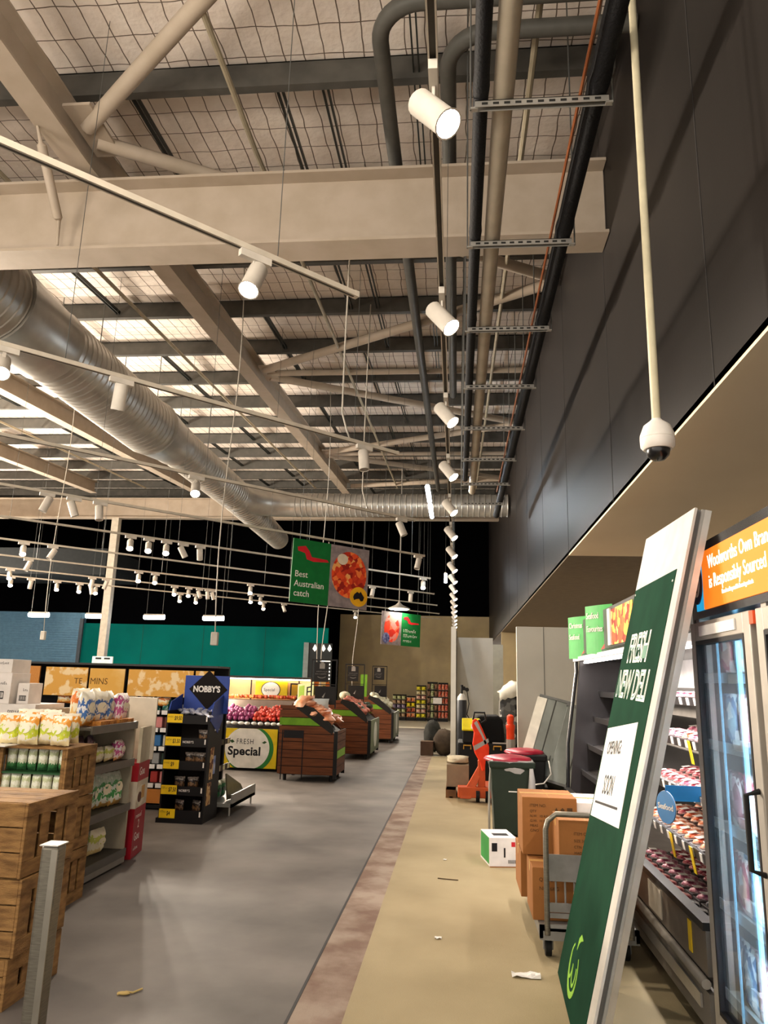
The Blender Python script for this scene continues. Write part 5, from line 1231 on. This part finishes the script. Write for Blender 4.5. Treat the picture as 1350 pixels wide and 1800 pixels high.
# ================================================================ AISLE-END RACK WITH GREEN PRODUCTS
t = thing('end_rack', 'low aisle-end rack of green products behind the nut stand', 'rack', (-2.95, 9.6, 0))
MB().box(-3.33, -3.30, 9.02, 10.05, .0, 1.25).build('back_panel', mat('rack_grey', '6a6c66', .6), t)
for z, xx in ((1.02, -3.12), (.78, -3.0), (.47, -2.98)):
    s = MB().box(-3.30, xx, 9.05, 9.75, z-.02, z).build('shelf', MC['shelf_dark'], t)
    MB().box(xx, xx+.012, 9.05, 10.0, z-.04, z+.03).build('ticket_rail', MC['ticket_rail_black'], s)
    for k in range(5): MB().box(xx+.012, xx+.015, 9.12+.19*k, 9.20+.19*k, z-.035, z+.025).build('price_ticket', mat('ticket_cream', 'd9d2a8', .5), s)
MB().box(-3.30, -2.62, 9.02, 10.05, .10, .14).box(-2.64, -2.62, 9.02, 10.05, .10, .24).build('bottom_basket', mat('basket_grey', '8b8a84', .4, .4), t)
for y in (9.06, 10.0): MB().cyl((-2.66, y, 0), (-2.66, y, .1), .012, seg=8).build('foot', alu, t)
gb = banded('green_product', ['1f4a33', '2f7a4a', '17382a', '4a8a5a', 'cfd3b0'], noise=.1)
f = None
for z, xx in ((1.022, -3.2), (.782, -3.1), (.472, -3.08), (.142, -2.9)):
    for i in range(3):
        M = T_(xx, 9.14+.18*i, z, PI/2+.1*math.sin(i*3))
        if not f: f = bag(M, .16, .21, .08, gb, 'dark green product pouch on the aisle-end rack', 'green pouches on the aisle-end rack', 3)
        else: dup(f, M=M)
tag(MB().prism([(0, 0), (.46, 0), (.40, .14), (.1, .30)], 0, .02, frame((-2.76, 9.25, .145), (.2, 1, 0), (-.3, 0, 1))).build('glass_lid', mat('lid_bronze', '5a5646', .15)), 'dark slanted lid lying in the bottom basket of the aisle-end rack', 'lid')

# ================================================================ PRODUCE: WALL BIN WITH FRESH SPECIAL BOARD
yl = mat('board_bright_yellow', 'dfbf1d', .45); cream = mat('board_cream', 'e6e1d8', .5)
t = thing('produce_table', 'produce table with round FRESH Special board on its front', 'table', (-3.6, 13.9, 0))
MB().box(-4.6, -2.98, 13.34, 14.4, .10, .62).build('table_body', mat('table_dark', '2e251d', .6), t)
MB().box(-4.5, -3.0, 13.4, 14.3, .0, .10).build('recessed_base', black_mat, t)
b = MB().add([(-4.6,13.34,.68),(-2.98,13.34,.68),(-2.98,14.4,.98),(-4.6,14.4,.98),(-4.6,13.34,.62),(-2.98,13.34,.62),(-2.98,14.4,.62),(-4.6,14.4,.62)], [(0,1,2,3),(7,6,5,4),(0,4,5,1),(1,5,6,2),(2,6,7,3),(3,7,4,0)])
b.build('sloped_deck', black_mat, t)
SMf = frame((-4.06, 13.30, .05), (1,0,0), (0,0,1)); W_ = .93; H_ = .66
sb1 = MB().box(0, W_, 0, H_, -.02, 0, SMf).build('special_board', yl, t)
def clipell(cx, cy, rx, ry, W, H, n=48): return [(min(W, max(0, cx+rx*math.cos(2*PI*i/n))), min(H, max(0, cy+ry*math.sin(2*PI*i/n)))) for i in range(n)]
MB().prism(clipell(W_*.47, H_*.48, W_*.47, H_*.60, W_, H_), 0, .002, SMf).build('green_ring', mat('ring_green', '2f7a34', .5), sb1)
MB().prism(clipell(W_*.43, H_*.50, W_*.43, H_*.55, W_, H_), .002, .004, SMf).build('cream_disc', cream, sb1)
text('FRESH', .125, SMf @ Matrix.Translation((.20, .40, .0045)), ink, sb1, 'board_lettering', xs=.80, ex=.0008, space=1.2)
text('Special', .20, SMf @ Matrix.Translation((.055, .215, .0045)), ink, sb1, 'board_lettering', ex=.0008, bold=.006, xs=1.06, space=1.02)
b = MB(); b.prism([(.08, .45), (.13, .47), (.17, .43), (.12, .41)], .004, .005, SMf); b.prism([(.66, .43), (.70, .41), (.75, .44), (.71, .46)], .004, .005, SMf); b.build('leaf_print', mat('leaf_green', '31502b', .5), sb1)
MB().box(-4.6, -2.98, 14.4, 14.43, .62, 1.17).build('rear_riser', mat('riser_taupe', '8d7f73', .5), t)
MB().box(-4.6, -2.98, 14.36, 14.4, 1.0, 1.03).build('ticket_rail', MC['ticket_rail_black'], t)
for k in range(5): MB().box(-4.35+.28*k, -4.25+.28*k, 14.35, 14.36, .99, 1.04).build('price_ticket', paper, t)
def deckz(y): return .68+(y-13.34)*.283
onion = mat('onion_purple', '8e2a62', .35, c2='c07aa0', ns=6, ramp=(.4, .75)); apple = mat('apple_red', 'c23a2c', .3, c2='e07a4a', ns=5, ramp=(.45, .7))
def fruit(m, name, label, group):
    b = MB().lathe([(.001, .030), (.012, .036), (.026, .034), (.036, .018), (.038, 0), (.034, -.018), (.022, -.032), (.008, -.036), (.001, -.033)], None, 14)
    o = b.build(name, m, smooth=True); tag(o, label, name, group)
    MB().cyl((0, 0, .03), (.004, 0, .048), .003, seg=5).build('stem', mat('stem_brown', '4a3320', .7), o, local=True); return reg(o)
def heap(m, name, label, group, n, xa, xb, ya, yb_, seed, zf):
    f = fruit(m, name, label, group); rr = random.Random(seed); c = 0
    nx = int((xb-xa)/.078); ny = int((yb_-ya)/.078)
    for lay in range(2):
        for j in range(ny):
            for i in range(nx):
                if c >= n: return
                if lay and rr.random() < .35: continue
                x = xa+.078*(i+.5*(lay or j % 2))+rr.uniform(-.01, .01); y = ya+.078*(j+.5*lay)+rr.uniform(-.01, .01)
                M = Matrix.Translation((x, y, zf(y)+.037+.058*lay)) @ Matrix.Rotation(rr.random()*6, 4, 'Z') @ Matrix.Rotation(rr.uniform(-.9, .9), 4, 'X')
                if c == 0: f.matrix_basis = M
                else: dup(f, M=M)
                c += 1
heap(onion, 'red_onion', 'purple red onion in the left half of the sloping produce table', 'red onions on the produce table', 95, -4.28, -3.72, 13.72, 14.32, 1, deckz)
heap(apple, 'apple', 'red apple in the right half of the sloping produce table', 'red apples on the produce table', 95, -3.68, -3.02, 13.72, 14.32, 2, deckz)
heap(mat('peach_orange', 'dd5a3a', .35, c2='e98a5a', ns=5), 'nectarine', 'orange-red nectarine piled behind the nut stand at the left of the onions', 'nectarines beside the onions', 40, -4.56, -4.34, 13.9, 14.34, 3, lambda y: deckz(y)+.12)
bd = None
for i in range(9):
    rr = random.Random(i+40); M = Matrix.Translation((-4.1+.12*i, 13.48+.06*rr.random(), deckz(13.5)+.03)) @ Matrix.Rotation(rr.random()*3, 4, 'Z')
    if not bd: bd = MB().blob((0, 0, 0), (.07, .05, .03), 10, 6, None, .2).build('white_bag_bundle', paper, smooth=True); bd.matrix_basis = M; tag(bd, 'small white bag bundle at the front edge of the produce table', 'bag', 'white bundles at the front of the produce table')
    else: dup(bd, M=M)
# lit wall cabinet behind it
peach = mat('peach_board', 'd99a68', .6, c2='dba777', ns=1.5)
t = thing('wall_produce_case', 'lit wall case with peach boards behind the onions and apples', 'case', (-5, 15, 0))
MB().box(-8.5, -2.95, 15.2, 15.3, 0, 1.60).build('back_panel', peach, t)
MB().box(-8.5, -2.95, 14.55, 15.2, 1.58, 1.62).build('canopy', dark_metal, t)
MB().box(-8.5, -2.95, 14.6, 15.2, 1.12, 1.16).build('shelf', black_mat, t)
MB().box(-8.5, -2.95, 15.1, 15.14, 1.555, 1.575).build('lamp_strip', mat('case_glow', 'fff0da', emit=8.), t)
for k in range(2):
    L_ = bpy.data.lights.new('case_light', 'AREA'); L_.shape = 'RECTANGLE'; L_.size = 2.2; L_.size_y = .06; L_.energy = 20; L_.color = (1, .88, .7)
    lo = bpy.data.objects.new('case_light', L_); COL.objects.link(lo); lo.parent = t; lo.matrix_basis = Matrix.Translation(Vector((-7+2.6*k, 14.75, 1.55))-Vector((-5, 15, 0))) @ Vector((0, .5, -1)).to_track_quat('-Z', 'X').to_matrix().to_4x4()
for xx in (-5.35, -4.18, -3.19): MB().box(xx-.012, xx+.012, 15.19, 15.2, 1.16, 1.58).build('board_joint', black_mat, t)
MB().box(-4.08, -3.42, 15.16, 15.2, 1.2, 1.52).build('yellow_special_sign', yl, t)
q = frame((-3.76, 15.158, 1.36), (1,0,0), (0,0,1))
MB().prism(ellipse(0, 0, .20, .16), -.001, .004, q).build('sign_ring', ink, t); MB().prism(ellipse(0, 0, .185, .148), .004, .006, q).build('sign_disc', cream, t)
text('Special', .085, q @ Matrix.Translation((-.145, -.03, .0065)), ink, t, ex=.0006)
MB().box(-3.36, -3.02, 15.16, 15.2, 1.18, 1.5).build('dark_sign_frame', ink, t); MB().box(-3.33, -3.05, 15.155, 15.16, 1.21, 1.47).build('ochre_sign', mat('ochre', 'b58a1c', .5), t)
cit = None
for i in range(46):
    rr = random.Random(i+70); M = Matrix.Translation((-5.4+.052*i, 14.72+.15*rr.random(), 1.19)) @ Matrix.Rotation(rr.random()*6, 4, 'Z')
    if not cit: cit = fruit(mat('citrus', 'd9552f', .4, c2='e0a24a', ns=4, ramp=(.45, .55)), 'tomato', 'red-orange tomato in the row under the peach boards', 'tomatoes on the lit wall case'); cit.matrix_basis = M
    else: dup(cit, M=M)
# poster box at the end of the wall case
t = thing('poster_box', 'small lit poster box with green letter panel and vegetable picture', 'sign', (-3.0, 13.75, 1.19))
A = frame((-2.98, 14.1, 1.17), (.93, -.36, .16), (0, 0, 1)); B_ = frame((-2.66, 14.0, 1.22), (1, .3, 0), (0, 0, 1))
MB().box(0, .35, 0, .32, -.02, 0, A).build('letter_panel', mat('letter_cream', 'dfe0a8', .5), t); MB().box(.03, .15, .05, .28, 0, .002, A).build('green_letter_block', mat('lime_block', '9fc24a', .5), t)
text('E', .27, A @ Matrix.Translation((.18, .06, .001)), ink, t, ex=.001)
MB().box(0, .30, 0, .34, -.02, 0, B_).build('vegetable_picture', blotch('veg_print', ['d98a2a', '5a5a22', 'e9c98a', 'c96a22', 'efe6c8'], 9.), t)
MB().cyl((-2.99, 14.12, .62), (-2.99, 14.12, 1.3), .012, seg=6).build('sign_stem', black_mat, t)

# ================================================================ TIMBER PRODUCE STANDS
planks = mat('stand_planks', '6f3f22', .65, c2='4f2b17', ns=2.5, nd=6, stretch=(1, 1, 9), ramp=(.3, .7)); lime = mat('stand_lime', '6a9a22', .55, c2='5d8a1e')
def prod_stand(ya, yb_, label, produce, pname, plabel, pgroup, n, xl=-2.86, xr=-1.90, endboard=False, sc=1., liner=True):
    t = thing('produce_stand', label, 'stand', ((xl+xr)/2, (ya+yb_)/2, 0))
    XZ = lambda y: Matrix(((1,0,0,0),(0,0,1,y),(0,1,0,0),(0,0,0,1)))
    hb, hf = 1.18, .78
    def top(x): return hb-(hb-hf)*max(0, (x-(xl+.30)))/(xr-.04-xl-.30)
    # inner carcass
    MB().prism([(xl+.03, .10), (xr-.03, .10), (xr-.03, hf-.06), (xl+.3, hb-.06), (xl+.03, hb-.06)], ya+.02, yb_-.02, XZ(0)).build('carcass', black_mat, t)
    for nm, y in (('near_planks', ya), ('far_planks', yb_-.02)):
        b = MB(); z = .11
        k = 0
        while z < hb-.02:
            z1 = min(z+.125, hb); 
            xr_at = lambda zz: xr-.05 if zz <= hf else min(xr-.05, xl+.30+(hb-zz)/(hb-hf)*(xr-.04-xl-.30))
            if not (k == 6): b.prism([(xl, z), (xr_at(z), z), (xr_at(z1-.01), z1-.01), (xl, z1-.01)], 0, .02, XZ(y))
            else: l_ = (z, z1, xr_at(z), xr_at(z1-.01))
            z += .125; k += 1
        b.build(nm, planks, t)
        MB().prism([(xl, l_[0]), (l_[2], l_[0]), (l_[3], l_[1]-.01), (xl, l_[1]-.01)], 0, .021, XZ(y)).build('green_plank', lime, t)
    MB().box(xr-.06, xr-.0, ya-.004, ya+.03, .05, hf).build('corner_post', black_mat, t)
    MB().box(xr-.06, xr-.0, yb_-.03, yb_+.004, .05, hf).build('corner_post', black_mat, t)
    b = MB(); z = .11; k = 0
    while z < hf-.03:
        if k != 2: b.box(xr-.02, xr, ya+.03, yb_-.03, z, min(z+.118, hf))
        z += .125; k += 1
    if not endboard:
        b.build('end_planks', planks, t); MB().box(xr-.02, xr+.001, ya+.03, yb_-.03, .36, .478).build('green_plank', mat('stand_lime_bright', '86c02a', .5), t)
    else:
        MB().box(xr-.02, xr+.01, ya+.03, yb_-.03, .12, hf).build('end_board', mat('end_board_green', '57613f', .5), t)
        MB().prism(ellipse((yb_-ya)/2, .46, .3, .26), .01, .014, frame((xr, ya, 0), (0,1,0), (0,0,1))).build('end_disc', mat('disc_grey', 'b5b8a8', .4), t)
    if not endboard:
        MB().box(xl+.08, xl+.40, ya-.006, ya, .66, .78).build('hand_slot', ink, t)
        for xx in (xl+.06, xl+.40): MB().box(xx-.008, xx+.008, ya-.004, ya, .02, .78).build('door_gap', ink, t)
    for x in (xl+.1, xr-.1):
        for y in (ya+.12, yb_-.12): MB().cyl((x, y, 0), (x, y, .1), .03, seg=10).build('castor', black_mat, t)
    if liner:
        b = MB(); prof = [(xl+.26, hb-.05), (xl+.30, hb+.02), (xl+.55, hb-.04), (xr-.12, hf+.12), (xr-.07, hf+.01), (xr-.09, hf-.05)]
        b.prism(prof, ya-.004, ya+.02, XZ(0)); b.build('black_liner', mat('liner_black', '1b1917', .6), t, bevel=.004)
    rr = random.Random(int(ya)); c = 0; f = None
    while c < n:
        x = xl+.34+(xr-.16-xl-.34)*rr.random(); y = ya+.1+(yb_-ya-.2)*rr.random(); z = top(x)-.06+.035+.06*rr.random()
        M = Matrix.Translation((x, y, z+.02)) @ Matrix.Rotation(rr.random()*6, 4, 'Z') @ Matrix.Rotation(rr.uniform(-.6, .6), 4, 'X') @ Matrix.Scale(sc, 4)
        if not f:
            f = produce(); f.matrix_basis = M; tag(f, plabel, pname.replace('_', ' '), pgroup); reg(f)
        else: dup(f, M=M)
        c += 1
    return t
carrot_bag = lambda: MB().pillow(.22, .30, .10, Matrix.Rotation(-PI/2, 4, 'X') @ Matrix.Translation((0, 0, -.15)), 8, .2, 3).build('carrot_bag', mat('carrot_print', 'e08a58', .35, c2='efb595', ns=9, ramp=(.4, .6)), smooth=True)
prod_stand(12.25, 13.15, 'nearest timber produce stand with lime plank and bagged orange produce', carrot_bag, 'carrot_bag', 'glossy orange-pink produce bag heaped on the nearest timber stand', 'orange produce bags on the nearest stand', 46)
sweet = lambda: MB().blob((0, 0, 0), (.09, .05, .045), 12, 7, None, .08).build('sweet_potato', mat('sweet_potato_skin', 'b8705c', .5, c2='8a4a3e', ns=5), smooth=True)
prod_stand(15.9, 17.6, 'middle timber produce stand with a dark green end board', sweet, 'sweet_potato', 'reddish sweet potato on the slope of the middle timber stand', 'sweet potatoes on the middle stand', 70, xl=-2.70, xr=-1.78, endboard=True)
garlic = lambda: MB().blob((0, 0, 0), (.06, .06, .05), 12, 7, None, .25).build('garlic_bulb', mat('garlic_white', 'dcd8bf', .5, c2='a9b07a', ns=7, ramp=(.5, .65)), smooth=True)
prod_stand(20.2, 22.0, 'farthest timber produce stand heaped with pale bulbs', garlic, 'garlic_bulb', 'pale cream bulb on the slope of the farthest timber stand', 'pale bulbs on the farthest stand', 90, xl=-2.62, xr=-1.66, endboard=True)
tag(MB().pillow(.3, .16, .12, T_(-2.26, 12.55, 1.12, .3) , 8, .2, 5).build('white_pack', mat('pack_ice', 'd9e3e6', .3), smooth=True), 'white and pale blue pack lying on the orange produce bags', 'packet')
cap = MB().blob((-2.42, 16.4, 1.26), (.12, .12, .09), 14, 8, None, .15, random.Random(3)).build('cauliflower', mat('cauli', 'cfc2ac', .7, c2='6a7a4a', ns=7), smooth=True); tag(cap, 'whole cauliflower at the top of the middle timber stand', 'cauliflower')
lf = None
for i in range(14):
    rr = random.Random(i+200); M = Matrix.Translation((-2.2+.35*rr.random(), 16.2+1.2*rr.random(), 1.02-.1*rr.random())) @ Matrix.Rotation(rr.random()*6, 4, 'Z')
    if not lf: lf = MB().blob((0, 0, 0), (.11, .06, .05), 10, 6, None, .3).build('dark_cabbage', mat('cabbage_dark', '2b2f2a', .5, c2='4a5a45', ns=8), smooth=True); lf.matrix_basis = M; tag(lf, 'dark leafy vegetable among the sweet potatoes on the middle stand', 'vegetable', 'dark vegetables on the middle stand')
    else: dup(lf, M=M)
def signframe(x, y, w, z0, z1, label, m2='5a4a3e'):
    t = thing('sign_frame', label, 'sign', (x, y, z0)); fr = mat('frame_black', '15110f', .5)
    b = MB().box(x-w/2, x-w/2+.02, y-.01, y+.01, z0, z1).box(x+w/2-.02, x+w/2, y-.01, y+.01, z0, z1).box(x-w/2+.02, x+w/2-.02, y-.01, y+.01, z1-.025, z1).box(x-w/2+.02, x+w/2-.02, y-.01, y+.01, z0+.38, z0+.395)
    b.build('frame', fr, t)
    up = MB().box(x-w/2+.05, x+w/2-(.14 if w > .42 else .08), y-.02, y-.01, z1-.38, z1-.05).build('upper_chalkboard', fr, t)
    lo_ = MB().box(x-w/2+.08, x+w/2-.01, y-.03, y-.02, z0+.06, z0+.36).build('lower_chalkboard', fr, t)
    M = frame((x-w/2+.07, y-.021, z1-.34), (1,0,0), (0,0,1)); chalk = mat('chalk', '8f8a84', .8)
    b = MB().box(.07, .16, .18, .27, 0, .001, M).box(.09, .14, .27, .29, 0, .001, M); b.build('chalk_drawing', chalk, up)
    scribble(up, M @ Matrix.Translation((.02, .125, 0)), .18, .022, chalk, 4, local=False); scribble(up, M @ Matrix.Translation((.0, .085, 0)), .2, .022, chalk, 5, local=False)
    MB().prism([(.04+.14*i/6, .05-.02*math.sin(PI*i/6)) for i in range(7)]+[(.04+.14*i/6, .042-.02*math.sin(PI*i/6)) for i in range(6, -1, -1)], 0, .001, M).build('chalk_smile', chalk, up)
    b = MB().prism([(.1, .1), (.16, .18), (.13, .09)], 0, .001, frame((x-w/2+.1, y-.031, z0+.08), (1,0,0), (0,0,1))); b.build('chalk_apple', chalk, lo_)
signframe(-2.25, 12.75, .44, 1.12, 1.93, 'black sign frame with two chalkboards on the nearest produce stand')
signframe(-2.28, 16.9, .44, 1.12, 1.95, 'black sign frame with chalkboards on the middle produce stand')
signframe(-2.14, 21.0, .42, 1.1, 2.0, 'black sign frame with chalkboards on the farthest produce stand')
tag(MB().box(-2.62, -2.44, 20.6, 20.64, 1.15, 1.75).build('lime_banner', lime), 'narrow lime upright card between the middle and far sign frames', 'sign')

# ================================================================ FAR SNACK SHELVES
def farshelf(x0, x1, z1, n, rows, cols_, label, glabel, seed):
    t = thing('snack_shelf', label, 'shelf', ((x0+x1)/2, 32.2, 0))
    MB().box(x0, x1, 32.3, 32.34, 0, z1).box(x0, x1, 31.95, 32.3, 0, .12).build('shelf_frame', black_mat, t)
    f = [None]*len(cols_)
    for r_ in range(rows):
        z = .14+(z1-.16)*r_/rows; MB().box(x0, x1, 31.95, 32.3, z-.015, z).build('shelf', MC['shelf_dark'], t)
        hh = (z1-.16)/rows
        for i in range(n):
            k = (r_ if len(cols_) > 2 else i) % len(cols_)
            M = T_(x0+(x1-x0)*(i+.5)/n, 32.05, z+.003)
            if not f[k]:
                f[k] = MB().pillow((x1-x0)/n*.9, hh*.8, .12, None, 6, .2, seed).build('snack_packet', blotch('far_goods_%s' % cols_[k][0], cols_[k][1], 14.), smooth=True); f[k].matrix_basis = M
                tag(f[k], '%s packet on the %s' % (cols_[k][0], glabel), 'packet', '%s packets on the %s' % (cols_[k][0], glabel))
            else: dup(f[k], M=M)
farshelf(-2.7, -2.12, 1.05, 3, 5, [('tan', ['a58a6a', 'd0b590', '6a4a36']), ('pale green', ['a8b07a', 'd0d0a5', '6a6f45']), ('mauve', ['7a6a80', 'b0a5b5', '4a3f55'])], 'low black snack shelf at the left of the far wall', 'leftmost far snack shelf', 1)
farshelf(-2.10, -1.72, 1.0, 2, 4, [('orange', ['d98a5a', 'b05a35', 'e6c09a']), ('rust', ['b55a3a', '6f2f20', 'd9a080']), ('bright yellow', ['e0cf2a', 'c9b020', '8a7a1a'])], 'second low black snack shelf by the far wall', 'second far snack shelf', 2)
farshelf(-1.70, -1.28, 1.45, 2, 7, [('bright lemon', ['e2d436', 'c9bd30', 'a59a28']), ('pink and cream', ['d0a090', 'e0c8a8', 'b07060']), ('cream', ['cfc090', 'e0d5ae', 'a08a5a'])], 'tall narrow snack shelf by the far wall', 'tall narrow far shelf', 3)
farshelf(-1.24, -.80, 1.60, 3, 5, [('dull brown', ['7a5f4a', '5f4636', '95785a']), ('grey-green', ['9aa070', 'c5c8a0', '5f6a40'])], 'tall snack shelf of green packets by the far wall', 'tall far shelf of green packets', 4)
farshelf(-.78, -.36, 1.58, 3, 5, [('red', ['c0553f', 'e09a85', '8a3020']), ('coral', ['cf6f4f', 'e6b59a', '9a4530'])], 'tall snack shelf of red packets beside the white post', 'tall far shelf of red packets', 5)
tag(MB().box(-.98, -.62, 31.9, 31.93, .72, .96).build('white_notice', paper), 'small white notice between the two tall far shelves', 'notice')
